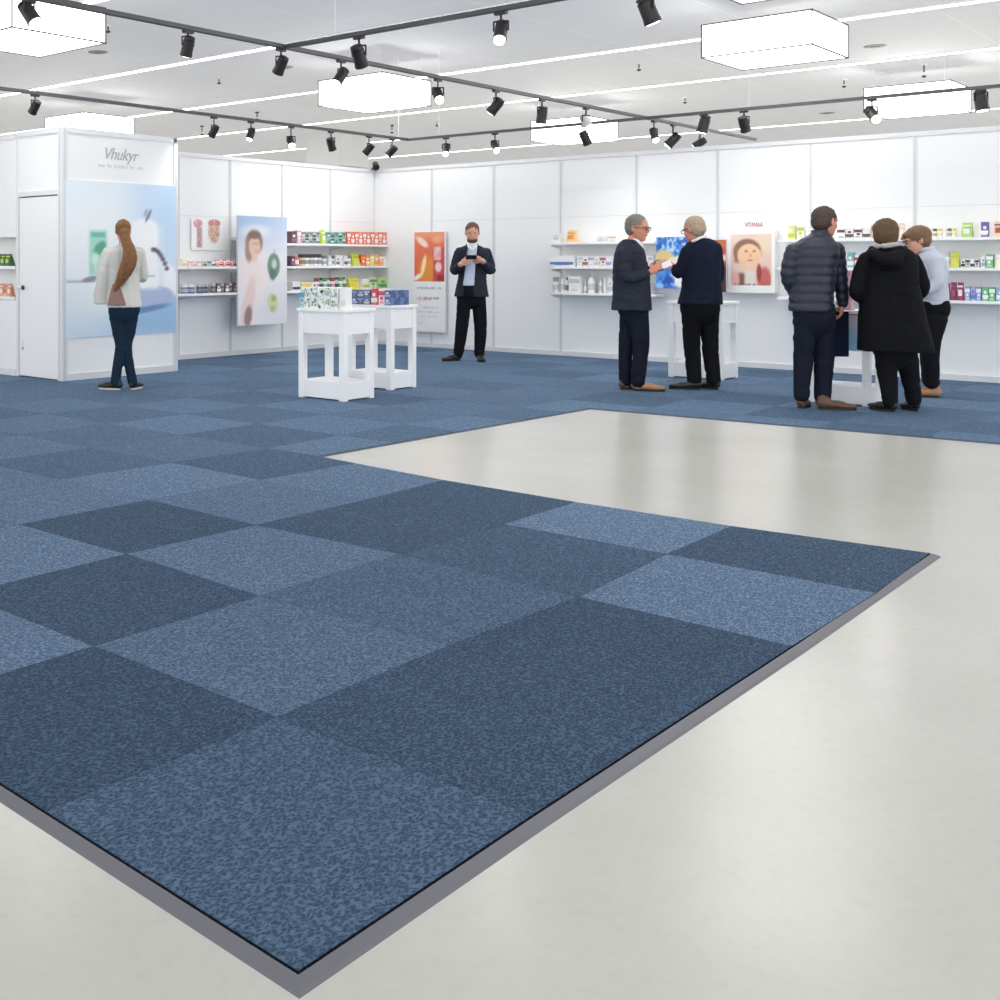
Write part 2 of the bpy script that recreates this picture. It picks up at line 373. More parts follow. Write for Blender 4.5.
def poster(name, origin, ux, W, H, thick, paint, nu, nv_, parent=None, border=WHITE, nrm=None):
    """origin = lower left corner of the front face as seen; ux = unit direction to the viewer's right; nrm = outward"""
    mb = MB(); nrm = nrm; fr = Vector(origin)
    mb.obox(fr + ux * W / 2 + UP * H / 2 - nrm * (thick / 2 + 0.001), ux * W / 2, nrm * thick / 2, UP * H / 2, border)
    k0 = len(mb.v); nf0 = len(mb.f)
    vs = [fr + ux * (W * i / nu) + UP * (H * j / nv_) for j in range(nv_ + 1) for i in range(nu + 1)]
    fs = [(j * (nu + 1) + i, j * (nu + 1) + i + 1, (j + 1) * (nu + 1) + i + 1, (j + 1) * (nu + 1) + i) for j in range(nv_) for i in range(nu)]
    mb.add(vs, fs, PRINT)
    o = mb.build(name, parent)
    me = o.data; ca = me.color_attributes.new('ink', 'FLOAT_COLOR', 'POINT')
    c = []
    for idx in range(len(me.vertices)):
        if idx < k0: c += [1, 1, 1, 1]
        else:
            i, j = (idx - k0) % (nu + 1), (idx - k0) // (nu + 1); q = paint(i / nu, j / nv_); c += [lin(q[0]), lin(q[1]), lin(q[2]), 1]
    ca.data.foreach_set('color', c)
    return o
MX, MY = Vector((-1, 0, 0)), Vector((0, -1, 0)); PX, PY = Vector((1, 0, 0)), Vector((0, 1, 0))

# ---------------------------------------------------------------- storage booth
booth = empty('storage_booth', (BX + BL / 2, BY + 0.5, TH), 'tall white panel cabin with a closed door and a large blue skincare picture', 'booth')
BH = 2.755
DY0, DY1 = BY + 0.06, onX(18, BX).y       # doorway along the side
mb = MB(); mb.box((BX + 0.03, BY + 0.012, TH), (BX + BL - 0.03, BY + 0.05, BH - 0.04), WHITE); mb.build('front_panel', booth)
mb = MB(); mb.box((BX + 0.012, BY + 0.04, 2.06), (BX + 0.05, DY1, BH - 0.04), WHITE); mb.build('side_panel', booth)
mb = MB(); mb.box((BX + BL - 0.05, BY + 0.04, TH), (BX + BL - 0.012, WY - 0.03, BH - 0.04), WHITE); mb.build('side_panel', booth)
for (x, y, w_) in ((BX + 0.035, BY + 0.035, 0.04), (BX + BL - 0.02, BY + 0.03, 0.03)):
    mb = MB(); mb.box((x - w_, y - w_, TH), (x + w_, y + w_, BH), ALU)
    mb.box((x - w_ - 0.002, y - 0.006, TH), (x - w_, y + 0.006, BH), ALUD); mb.box((x - 0.006, y - w_ - 0.002, TH), (x + 0.006, y - w_, BH), ALUD)
    mb.build('corner_post', booth, bevel=0.004)
mb = MB(); mb.box((BX, DY1 - 0.01, TH), (BX + 0.06, DY1 + 0.035, BH), ALU); mb.build('side_post', booth)
mb = MB(); mb.box((BX, BY, BH - 0.055), (BX + BL, BY + 0.06, BH + 0.005), ALU); mb.box((BX - 0.002, BY + 0.06, BH - 0.055), (BX + 0.06, DY1, BH + 0.004), ALU)
mb.build('top_rail', booth)
mb = MB(); mb.box((BX + 0.07, BY - 0.004, TH), (BX + BL - 0.05, BY + 0.03, 0.085), ALU); mb.build('kick_rail', booth)
mb = MB(); mb.box((BX - 0.004, BY + 0.07, 2.03), (BX + 0.05, DY1 - 0.01, 2.085), ALU); mb.build('door_lintel', booth)
mb = MB(); mb.box((BX + 0.006, BY + 0.085, TH + 0.012), (BX + 0.045, DY1 - 0.02, 2.015), WHITE); door = mb.build('door', booth, bevel=0.002)
mb = MB(); mb.box((BX + 0.03, BY + 0.07, TH + 0.02), (BX + 0.05, DY1 - 0.01, 2.032), mat('door_gap', (110, 112, 116), 0.7)); mb.build('door_rebate', booth)
hy = onX(23, BX).y; mb = MB()
mb.tube((BX + 0.004, hy, 1.01), (BX - 0.008, hy, 1.01), 0.026, GREYM); mb.tube((BX - 0.008, hy, 1.01), (BX - 0.035, hy, 1.01), 0.011, GREYM)
mb.lathe((BX - 0.035, hy, 1.01), [(0.012, 0), (0.026, 0.008), (0.029, 0.02), (0.024, 0.032), (0.008, 0.037)], ALU, axis=MX)
kn = mb.build('door_knob', door, smooth=True); tag(kn, 'brushed metal knob')
mb = MB(); mb.tube((BX - 0.002, hy, 0.33), (BX - 0.006, hy, 0.33), 0.012, GREYM); mb.box((BX - 0.005, hy - .008, 0.3), (BX + .01, hy + .008, 0.42), ALU)
lk = mb.build('door_bolt', door)
def blueart(u, v):
    a = Art(mixc((228, 240, 249), (186, 214, 243), sm(0.35, 1.0, u) * 0.9 * sm(0.1, 0.9, v)))
    a.over((240, 246, 250), ell(u, v, 0.25, 0.55, 0.35, 0.4, 0.5)); a.over((176, 206, 236), 0.8 * (1 - sm(0.0, 0.28, v)) * sm(-0.1, 0.9, u) + 0.25 * (1 - sm(0, .2, v)))
    a.over((150, 190, 225), 0.8 * rect(u, v, 0.52, 1.1, 0.02, 0.4, 0.06))
    a.over((246, 249, 252), ell(u, v, 0.79, 0.36, 0.26, 0.14, 0.12, -0.15)); a.over((178, 192, 226), ell(u, v, 0.74, 0.25, 0.24, 0.075, 0.12)); a.over((92, 128, 180), 0.8 * ell(u, v, 0.73, 0.165, 0.2, 0.02, 0.4, .12))
    a.over((248, 250, 252), rect(u, v, 0.5, 0.83, 0.3, 0.72, 0.02)); a.over((244, 248, 250), ell(u, v, 0.7, 0.72, 0.12, 0.05, 0.2))
    a.over((222, 236, 243), 0.6 * rect(u, v, 0.83, 0.88, 0.3, 0.72, 0.03))
    a.over((168, 222, 205), rect(u, v, 0.21, 0.36, 0.4, 0.685, 0.012)); a.over((110, 190, 165), rect(u, v, 0.225, 0.345, 0.64, 0.67, 0.008))
    a.over((94, 165, 140), ell(u, v, 0.3, 0.57, 0.06, 0.035, 0.3, .6)); a.over((220, 243, 236), ell(u, v, 0.26, 0.5, 0.03, 0.04, 0.5)); a.over((200, 236, 226), ell(u, v, 0.27, 0.44, 0.02, 0.03, 0.5))
    a.over((96, 110, 130), 0.75 * ell(u, v, 0.735, 0.79, 0.05, 0.014, 0.3, 1.0)); a.over((120, 132, 150), 0.5 * ell(u, v, 0.71, 0.81, 0.03, 0.012, 0.4, 1.0))
    for k in range(8):
        t = k / 7; a.over((96, 88, 104), 0.85 * ell(u, v, 0.78 + 0.13 * t, 0.565 - 0.13 * t * t, 0.022, 0.016, 0.3))
    a.over((130, 140, 150), 0.75 * rect(u, v, 0.02, 0.26, 0.352, 0.362, 0.006) ); a.over((120, 124, 134), 0.8 * ell(u, v, 0.22, 0.372, 0.07, 0.016, 0.4, 0.15)); a.over((112, 118, 126), .7 * rect(u, v, .62, .8, .385, .392, .005))
    return a.c
gx0, gx1 = onY(64, BY - 0.004).x, onY(176, BY - 0.004).x
tag(poster('graphic_picture', (gx0, BY - 0.006, 0.47), PX, gx1 - gx0, 2.19 - 0.47, 0.016, blueart, 90, 96, None, ALU, MY), 'large blue skincare picture with a mint tube and white jars, on the white cabin front', 'picture')
FONTM = mat('grey_lettering', (120, 128, 130), 0.6)
def text(body, name, center, size, ux, nrm, m, parent=None, shear=0, sx=1.0, extr=0.0015):
    cu = bpy.data.curves.new(name, 'FONT'); cu.body = body; cu.size = size; cu.align_x = 'CENTER'; cu.align_y = 'CENTER'; cu.extrude = extr; cu.shear = shear; cu.space_character = 0.95
    cu.materials.append(m); o = bpy.data.objects.new(name, cu); COL.objects.link(o)
    R = Matrix((ux * sx, UP, nrm)).transposed().to_4x4()
    off = base_of(parent) if parent else Vector((0, 0, 0))
    o.matrix_world = Matrix.Translation(Vector(center) - off) @ R
    dg = bpy.context.evaluated_depsgraph_get(); dg.update()
    me = bpy.data.meshes.new_from_object(o.evaluated_get(dg)); q = bpy.data.objects.new(name, me); COL.objects.link(q); q.matrix_world = o.matrix_world.copy()
    bpy.data.objects.remove(o); q.name = name
    if parent: q.parent = parent
    return q
sp_ = onY(121, BY - 0.004); text('Vhukyr', 'sign_lettering', (sp_.x, BY + 0.009, hgt(155, sp_)), 0.19, PX, MY, mat('sign_grey', (176, 181, 182), .6), booth, 0.35, 0.95)
FAINT = mat('faint_lettering', (214, 215, 216), 0.6)
mb = MB(); cxs = onY(122, BY).x
for k in range(20):
    if hsh(k, 3, 1) > 0.18:
        xx = cxs - 0.33 + k * 0.033; mb.box((xx, BY + 0.0095, 2.355), (xx + 0.022, BY + 0.0125, 2.375 + 0.018 * hsh(k, 1, 1)), FAINT)
mb.build('tagline_lettering', booth)

# ---------------------------------------------------------------- neighbouring stand with a recessed display (far left)
NY = DY1 + 0.035; NX = BX
mb = MB(); mb.box((NX, NY, TH), (NX + 0.05, 16, 0.86), WHITE); mb.box((NX, NY, 1.58), (NX + 0.05, 16, 2.75), WHITE); mb.box((NX + 0.4, NY, TH), (NX + 0.44, 16, 2.75), WHITE)
mb.box((NX + 0.05, NY, TH), (NX + 0.4, NY + 0.03, 2.75), WHITE); w = mb.build('wall_side', structure=True)
mb = MB(); mb.box((NX - 0.01, NY, 2.69), (NX + 0.06, 16, 2.755), ALU); mb.build('top_rail', w)
mb = MB(); mb.box((NX - 0.01, NY, TH), (NX, 16, 0.08), ALU); mb.build('baseboard_side', structure=True)

# ---------------------------------------------------------------- wall shelves
SHW = mat('white_shelf', (247, 248, 249), 0.4)
BACK = mat('pale_grey_back_panel', (214, 219, 226), 0.55)
def shelf_Y(x0, x1, hs, label, y=WY, dep=0.3, brx=(), unit='wall_shelving'):
    e = empty(unit, ((x0 + x1) / 2, y - dep / 2, hs[0] - 0.03), label, 'shelves')
    for h in hs:
        mb = MB(); mb.box((x0, y - dep, h - 0.032), (x1, y - 0.013, h), SHW); s = mb.build('shelf_board', e, bevel=0.003)
    for bx in brx:
        for h in hs:
            mb = MB(); mb.add([(bx - .008, y - .012, h - .034), (bx - .008, y - dep + .03, h - .034), (bx - .008, y - dep + .03, h - .05), (bx - .008, y - .012, h - .085),
                    (bx + .008, y - .012, h - .034), (bx + .008, y - dep + .03, h - .034), (bx + .008, y - dep + .03, h - .05), (bx + .008, y - .012, h - .085)],
                   [(0, 1, 2, 3), (7, 6, 5, 4), (0, 4, 5, 1), (1, 5, 6, 2), (2, 6, 7, 3), (3, 7, 4, 0)], ALU)
            mb.build('bracket', e)
    return e
def shelf_X(y0, y1, hs, label, x=WX, dep=0.3, bry=()):
    e = empty('wall_shelving', (x - dep / 2, (y0 + y1) / 2, hs[0] - 0.03), label, 'shelves')
    for h in hs:
        mb = MB(); mb.box((x - dep, y0, h - 0.032), (x - 0.013, y1, h), SHW); mb.build('shelf_board', e, bevel=0.003)
    for by in bry:
        for h in hs:
            mb = MB(); mb.add([(x - .012, by - .008, h - .034), (x - dep + .03, by - .008, h - .034), (x - dep + .03, by - .008, h - .05), (x - .012, by - .008, h - .085),
                    (x - .012, by + .008, h - .034), (x - dep + .03, by + .008, h - .034), (x - dep + .03, by + .008, h - .05), (x - .012, by + .008, h - .085)],
                   [(0, 1, 2, 3), (7, 6, 5, 4), (0, 4, 5, 1), (1, 5, 6, 2), (2, 6, 7, 3), (3, 7, 4, 0)], ALU)
            mb.build('bracket', e)
    return e
H1, H2, H3 = 1.56, 1.235, 0.885
SD = 0.3
ys = WY - SD
SC = shelf_Y(BX + BL + 0.02, onY(238, ys).x, (H2, H3), 'pair of white wall shelves beside the blue cabin under the flower print', brx=(LS[1] + .0, LS[2]) if LS[1] > x0 else (LS[2],))
SDn = shelf_Y(onY(287, ys).x + 0.0, WX - 0.03, (H1, H2, H3), 'three white wall shelves of colourful packs filling the room corner', brx=(LS[-2], LS[-3]))
xs = WX - SD
SA = shelf_X(onX(655, xs).y, onX(553, xs).y, (H1, H2, H3), 'three white wall shelves holding mostly white packs behind the man in profile', bry=(RS[3], RS[4]))
SB = shelf_X(onX(1012, xs).y - 1.2, onX(777, xs).y, (H1, H2, H3), 'three long white wall shelves behind the group of three people', bry=(RS[6], RS[7], RS[8]))
SE = empty('niche_shelving', (NX + 0.2, NY + 1, H3 - 0.03), 'two white shelves in the recess left of the cabin door', 'shelves')
for h in (0.9, 1.25):
    mb = MB(); mb.box((NX + 0.0, NY + 0.035, h - 0.035), (NX + 0.39, 13, h), SHW); mb.build('shelf_board', SE, bevel=0.003)

# ---------------------------------------------------------------- products
CM = {}
def cm(c, r=0.45):
    k = tuple(int(v + (238 - v) * .1) for v in c)
    return mat('pack_%d_%d_%d' % k, k, r)
CN = [((240, 240, 240), 'white'), ((190, 190, 192), 'pale grey'), ((110, 110, 115), 'grey'), ((45, 45, 50), 'black'), ((205, 45, 45), 'red'), ((235, 110, 75), 'orange-red'), ((240, 150, 60), 'orange'),
      ((238, 205, 80), 'yellow'), ((180, 205, 70), 'lime'), ((70, 150, 80), 'green'), ((40, 75, 55), 'dark green'), ((120, 190, 180), 'teal'), ((70, 110, 180), 'blue'), ((40, 50, 100), 'navy'),
      ((110, 80, 160), 'purple'), ((205, 60, 120), 'magenta'), ((240, 170, 185), 'pink'), ((120, 75, 50), 'brown'), ((225, 190, 150), 'tan'), ((170, 160, 215), 'lilac'), ((245, 238, 215), 'cream'), ((160, 200, 235), 'pale blue'), ((90, 55, 75), 'plum')]
def cname(c): return min(CN, key=lambda q: sum((a - b) ** 2 for a, b in zip(q[0], c)))[1]
def make_pack(kind, base, ux, nrm, W, H, D, c1, c2, label, cat, group, seed=0):
    """base = centre of footprint; ux along the shelf, nrm towards the viewer"""
    W *= 0.94; e = empty(kind, base, label, cat, group); b = Vector(base); ma, mc = cm(c1), cm(c2); wh = cm((242, 242, 242))
    if kind == 'carton':
        mb = MB(); mb.obox(b + UP * H / 2, ux * W / 2, nrm * D / 2, UP * H / 2, ma); mb.build('box_body', e, bevel=min(W, H) * 0.03)
        if seed >= 100:
            rs = random.Random(seed); mb = MB()
            for k in range(16):
                q = b + ux * W * rs.uniform(-.42, .42) + UP * H * rs.uniform(.08, .92) + nrm * (D / 2 + 0.0008); w_ = rs.uniform(.004, .009)
                mb.obox(q, ux * w_, nrm * .0006, UP * w_ * rs.uniform(.6, 1.6), (mc, ma, cm((110, 150, 90)), cm((140, 190, 190)))[k % 4])
            mb.build('printed_dots_pattern', e); return e
        mb = MB(); f = b + nrm * (D / 2 + 0.0008)
        mb.obox(f + UP * H * (.72 if seed % 2 else .3), ux * W * .5, nrm * .0008, UP * H * .13, mc)
        mb.obox(f + UP * H * (.42 if seed % 2 else .62) + ux * W * .05 * (seed % 3 - 1), ux * W * .22, nrm * .0008, UP * H * .1, mc if seed % 3 else wh)
        for k in range(3): mb.obox(f + UP * H * (.12 + .045 * k), ux * W * (.34 - .06 * k), nrm * .0008, UP * H * .012, mc)
        mb.build('label', e)
    elif kind == 'jar':
        r = min(W, D) / 2; mb = MB(); mb.lathe(b, [(r * .93, 0), (r, H * .05), (r, H * .66), (r * .95, H * .7)], ma); mb.build('jar_body', e, smooth=True)
        mb = MB(); mb.lathe(b + UP * H * .7, [(r * .97, 0), (r * .97, H * .27), (r * .9, H * .3)], mc); mb.build('lid', e, smooth=False)
        mb = MB(); mb.lathe(b + UP * H * .18, [(r * 1.01, 0), (r * 1.01, H * .32)], cm(mixc(c1, c2, .5))); mb.build('label', e)
    elif kind == 'bottle':
        r = min(W, D) / 2; mb = MB(); mb.lathe(b, [(r * .9, 0), (r, H * .04), (r, H * .6), (r * .8, H * .72), (r * .38, H * .78), (r * .36, H * .84)], ma); mb.build('bottle_body', e, smooth=True)
        mb = MB(); mb.lathe(b + UP * H * .82, [(r * .45, 0), (r * .45, H * .16), (r * .38, H * .18)], mc); mb.build('cap', e)
        mb = MB(); mb.lathe(b + UP * H * .15, [(r * 1.01, 0), (r * 1.01, H * .34)], mc); mb.build('label', e)
    elif kind == 'pouch':
        mb = MB(); n = 8; secs = [(0, 1.0, 1.0), (.1, 1.02, .95), (.5, .98, .62), (.85, .96, .2), (.93, 1.0, .06), (1.0, 1.0, .05)]
        vs = []; 
        for t, w_, d_ in secs:
            for a, s_ in ((-1, -1), (0, -1.15), (1, -1), (1, 1), (0, 1.15), (-1, 1)): vs.append(b + ux * W / 2 * w_ * a + nrm * D / 2 * d_ * s_ + UP * H * t)
        fs = [(k * 6 + i, k * 6 + (i + 1) % 6, (k + 1) * 6 + (i + 1) % 6, (k + 1) * 6 + i) for k in range(len(secs) - 1) for i in range(6)] + [(5, 4, 3, 2, 1, 0), tuple(range(30, 36))]
        mb.add(vs, fs, ma); mb.build('pouch_body', e)
        mb = MB(); mb.obox(b + nrm * D * .44 + UP * H * .42, ux * W * .3, (nrm * .004 + UP * -.0), UP * H * .17, mc)
        mb.obox(b + nrm * D * .3 + UP * H * .78, ux * W * .42, nrm * .003, UP * H * .05, mc); mb.build('label', e)
    return e
ORD = ['first', 'second', 'third', 'fourth', 'fifth', 'sixth', 'seventh', 'eighth', 'ninth', 'tenth', 'eleventh', 'twelfth', 'thirteenth', 'fourteenth', 'fifteenth', 'sixteenth', 'seventeenth', 'eighteenth', 'nineteenth', 'twentieth',
       'twenty-first', 'twenty-second', 'twenty-third', 'twenty-fourth', 'twenty-fifth', 'twenty-sixth', 'twenty-seventh', 'twenty-eighth']
def row(plane, h, place, items, group, off=0.1):
    """items: (px0, px1, height_px, kind, c1, c2[, tiers])"""
    k = 0
    for it in items:
        p0, p1, hp, kind, c1, c2 = it[:6]; tiers = it[6] if len(it) > 6 else 1
        if plane == 'X':
            X = WX - SD + off; a, b = onX(p0, X), onX(p1, X); ux, nr = MY, MX
        elif plane == 'Y':
            Yv = WY - SD + off; a, b = onY(p0, Yv), onY(p1, Yv); ux, nr = PX, MY
        else:
            X = NX + off; a, b = onX(p0, X), onX(p1, X); ux, nr = MY, MX
        W = (b - a).length; c = (a + b) / 2; H = hp * depth(c) / F; D = min(max(W, 0.05), 0.15); Ht = H / tiers
        for t in range(tiers):
            pos = Vector((c.x, c.y, h + 0.0005 + t * (Ht + 0.0005)))
            n1, n2 = cname(c1), cname(c2); cc = n1 if n1 == n2 else '%s and %s' % (n1, n2)
            tn = '' if tiers == 1 else (' upper' if t == tiers - 1 else ' lower')
            lab = '%s%s %s, %s from left on %s' % (cc, '' , kind, ORD[k], place) + ('' if tiers == 1 else (', upper one' if t else ', lower one'))
            make_pack(kind, pos, ux, nr, W, Ht, D, c1, c2, lab, {'carton': 'box', 'jar': 'jar', 'bottle': 'bottle', 'pouch': 'pouch'}[kind], group, k + t)
        k += 1
def span(p0, p1, n, hp, kind, cs, tiers=1, gap=0.3):
    w_ = (p1 - p0) / n; return [(p0 + w_ * i, p0 + w_ * (i + 1) - gap, hp, kind if isinstance(kind, str) else kind[i % len(kind)], cs[i % len(cs)][0], cs[i % len(cs)][1], tiers) for i in range(n)]
W_ = (243, 243, 243); K_ = (45, 45, 52); GR = (110, 110, 115); OR = (236, 98, 66); ORG = (240, 150, 60); YE = (240, 210, 70); LI = (185, 208, 70); GN = (70, 150, 80); DG = (60, 100, 85); RD = (200, 45, 50); PK = (240, 165, 180)
NV = (50, 62, 115); BL_ = (80, 120, 190); PU = (105, 80, 165); MG = (190, 45, 105); TL = (125, 195, 190); LG = (200, 202, 205); CR = (244, 236, 214); TN = (225, 190, 150); PL = (95, 50, 72); LB = (165, 205, 238); LL = (170, 160, 215)
row('Y', H1, 'the top corner shelf', [(288.6, 294, 12, 'carton', PL, GR), (295, 299, 13, 'carton', PK, W_)] + span(300, 318, 5, 12, 'carton', [(LG, DG), ((150, 175, 172), K_)], 2) + [(319.5, 324, 14, 'pouch', LI, W_)]
    + span(325, 344, 5, 12, 'carton', [((150, 190, 175), DG), (TL, K_)], 2) + span(345, 388, 11, 12.5, 'carton', [(OR, W_), ((240, 120, 90), W_), ((232, 80, 60), CR), ((242, 140, 110), W_)]), 'packs on the top corner shelf')
row('Y', H2, 'the middle corner shelf', [(289, 293, 10, 'carton', PL, GR), (293.5, 298, 13, 'bottle', (225, 110, 90), W_)] + span(299, 304, 1, 12, 'jar', [(TN, K_)]) + span(304, 321, 4, 12, 'jar', [(W_, K_), ((225, 222, 220), K_)])
    + span(322, 350, 7, 10.5, ['jar', 'carton'], [(W_, GR), ((205, 208, 216), W_), ((228, 228, 232), (70, 75, 90))]) + [(350, 357, 13, 'pouch', LI, YE), (357.5, 363, 11, 'carton', (225, 75, 40), ORG)]
    + span(363, 381, 4, 11, 'carton', [(ORG, W_), (YE, W_), ((245, 190, 90), ORG)]) + [(381, 385, 9, 'jar', W_, CR)], 'packs on the middle corner shelf')
row('Y', H3, 'the bottom corner shelf', [(288.6, 296.5, 9, 'carton', W_, NV), (297.5, 308, 8, 'carton', CR, YE), (309, 314, 8, 'carton', W_, NV)] + span(315, 346, 8, 12, ['jar', 'bottle'], [(W_, (150, 60, 70)), (LG, K_), (W_, GN), ((232, 226, 230), GR)])
    + [(347, 356.5, 12, 'pouch', (215, 218, 70), YE), (358.5, 365, 10, 'carton', W_, LI), (366, 373, 11, 'carton', (225, 235, 200), GN), (374.5, 383, 11, 'carton', (190, 210, 120), GN)], 'packs on the bottom corner shelf')
row('Y', H2, 'the shelf under the flower print', [(180.5, 185, 8, 'carton', CR, TN)] + span(187, 200, 3, 6, 'carton', [((238, 228, 226), PK)]) + span(201, 214, 3, 6, 'carton', [((215, 218, 216), DG)]) + span(214, 236, 6, 6.5, 'carton', [((214, 90, 100), W_), (W_, RD)]), 'small boxes on the upper shelf under the flower print')
row('Y', H3, 'the lowest shelf under the flower print', [(181.5, 187, 9, 'jar', (120, 135, 165), W_), (187.5, 194, 9, 'jar', (90, 110, 150), W_)] + span(197, 208, 3, 9, 'jar', [((70, 74, 98), LG)]) + span(211, 236, 6, 9.5, ['jar', 'carton'], [((84, 80, 96), LG), ((120, 95, 105), W_)]), 'dark jars on the lower shelf under the flower print')
row('X', H1, 'the top shelf behind the profile man', [(554, 562, 9, 'pouch', (232, 232, 230), LG), (568, 577, 12, 'pouch', (242, 200, 140), ORG), (599, 607, 6, 'carton', (236, 236, 232), LG), (610, 618, 6, 'carton', (240, 240, 236), TN), (641, 648, 7, 'carton', W_, LG)], 'packs on the top shelf beside the man in profile')
row('X', H2, 'the middle shelf behind the profile man', [(552, 577, 10.5, 'carton', (242, 243, 246), BL_)] + span(578, 613, 6, 10.5, 'carton', [(W_, LG), (W_, (170, 90, 90)), (W_, LL)]) + span(640, 654, 3, 11, 'carton', [(W_, LG)]), 'white boxes on the middle shelf beside the man in profile')
row('X', H3, 'the bottom shelf behind the profile man', [(553, 559, 15, 'jar', (228, 230, 228), (150, 155, 150)), (561, 564.5, 17, 'bottle', W_, LG), (565, 569, 15, 'bottle', (236, 234, 230), GR), (571, 583, 16, 'carton', W_, LG), (584, 587, 13, 'bottle', LG, W_), (588, 595, 19, 'bottle', W_, LG), (599, 602, 15, 'bottle', W_, LG), (603.5, 607, 15.5, 'jar', W_, W_), (608.5, 614, 15, 'carton', W_, LG), (641, 653, 12, 'carton', W_, LG)],
    'white packs on the bottom shelf beside the man in profile')
row('X', H1, 'the long top shelf', [(789, 796, 14, 'carton', (232, 234, 150), LI), (798, 805, 14, 'carton', W_, LI), (806, 812, 10, 'jar', W_, CR)] + span(838, 872, 4, 10.5, 'carton', [(W_, PL), ((240, 236, 234), (90, 60, 70))]) + span(872, 905, 6, 15, ['carton', 'pouch'], [((242, 225, 210), (150, 95, 90)), (CR, K_), ((240, 205, 190), W_)])
    + span(928, 957, 6, 9, 'jar', [(W_, CR), (CR, DG), (W_, YE)]) + [(962, 973, 14.5, 'pouch', (160, 205, 85), W_), (981.5, 989, 15, 'carton', PU, W_), (994, 1004, 15.5, 'pouch', (240, 200, 160), (150, 80, 70))], 'packs on the long top shelf')
row('X', H2, 'the long middle shelf', [(848, 855, 15, 'carton', (110, 175, 180), W_), (855.5, 863, 12, 'carton', W_, RD), (945, 950.5, 15.5, 'jar', W_, LG), (951, 960, 16, 'pouch', (190, 212, 90), YE)] + span(961.5, 980, 4, 9, 'carton', [((225, 228, 228), K_)]) + [(981.5, 986, 12, 'carton', W_, LL), (986.5, 994, 13.5, 'carton', (95, 180, 105), W_), (996, 1006, 14, 'pouch', CR, W_)], 'packs on the long middle shelf')
row('X', H3, 'the long bottom shelf', [(945, 950.5, 17, 'pouch', MG, PL), (951, 957, 18, 'pouch', PL, MG), (957.5, 964, 18, 'pouch', (150, 30, 80), W_)] + span(965.5, 982, 3, 14, 'carton', [((130, 150, 215), W_), (LL, BL_)]) + span(983, 996, 2, 14, 'carton', [((90, 185, 120), W_)]) + [(997, 1005, 14, 'carton', (130, 175, 230), W_)], 'packs on the long bottom shelf')
row('N', 1.25, 'the upper niche shelf', span(-2, 12.5, 3, 12, 'pouch', [((60, 95, 50), LI), (DG, LI)]), 'pouches on the upper niche shelf', off=0.12)
row('N', 0.9, 'the lower niche shelf', span(-2, 13, 4, 12.5, 'pouch', [(TN, OR), ((235, 150, 110), W_)]), 'pouches on the lower niche shelf', off=0.12)
# two grey price boxes standing on the dark jars
# ---------------------------------------------------------------- posters on the walls
def flowers(u, v):
    a = Art((248, 248, 248))
    n = vn(u, v, 26, 1); m = vn(u, v, 40, 4)
    s = ell(u, v, 0.2, 0.84, 0.14, 0.13, 0.3); a.over(mixc((205, 120, 125), (240, 205, 205), n), s)
    s = rect(u, v, 0.17, 0.33, 0.08, 0.72, 0.03); a.over(mixc((150, 105, 115), (220, 190, 190), m), s * .9)
    s = ell(u, v, 0.72, 0.62, 0.19, 0.4, 0.15) * sm(0.02, 0.3, v + (0.72 - u) * .3); a.over(mixc((196, 150, 130), (236, 218, 200), n), s)
    a.over(mixc((180, 95, 100), (220, 160, 150), m), (ell(u, v, 0.62, 0.87, 0.09, 0.09, .3) + ell(u, v, .84, .87, .09, .09, .3)) * .9)
    return a.c
fx0, fx1 = onY(191.5, WY - 0.02).x, onY(222.5, WY - 0.02).x
tag(poster('flower_print', (fx0, WY - 0.02, hgt(250, onY(207, WY))), PX, fx1 - fx0, 0.42, 0.006, flowers, 60, 50, None, mat('poster_white', (248, 248, 248), .5), MY), 'small print of two pink and brown flower shapes on the white wall', 'print')
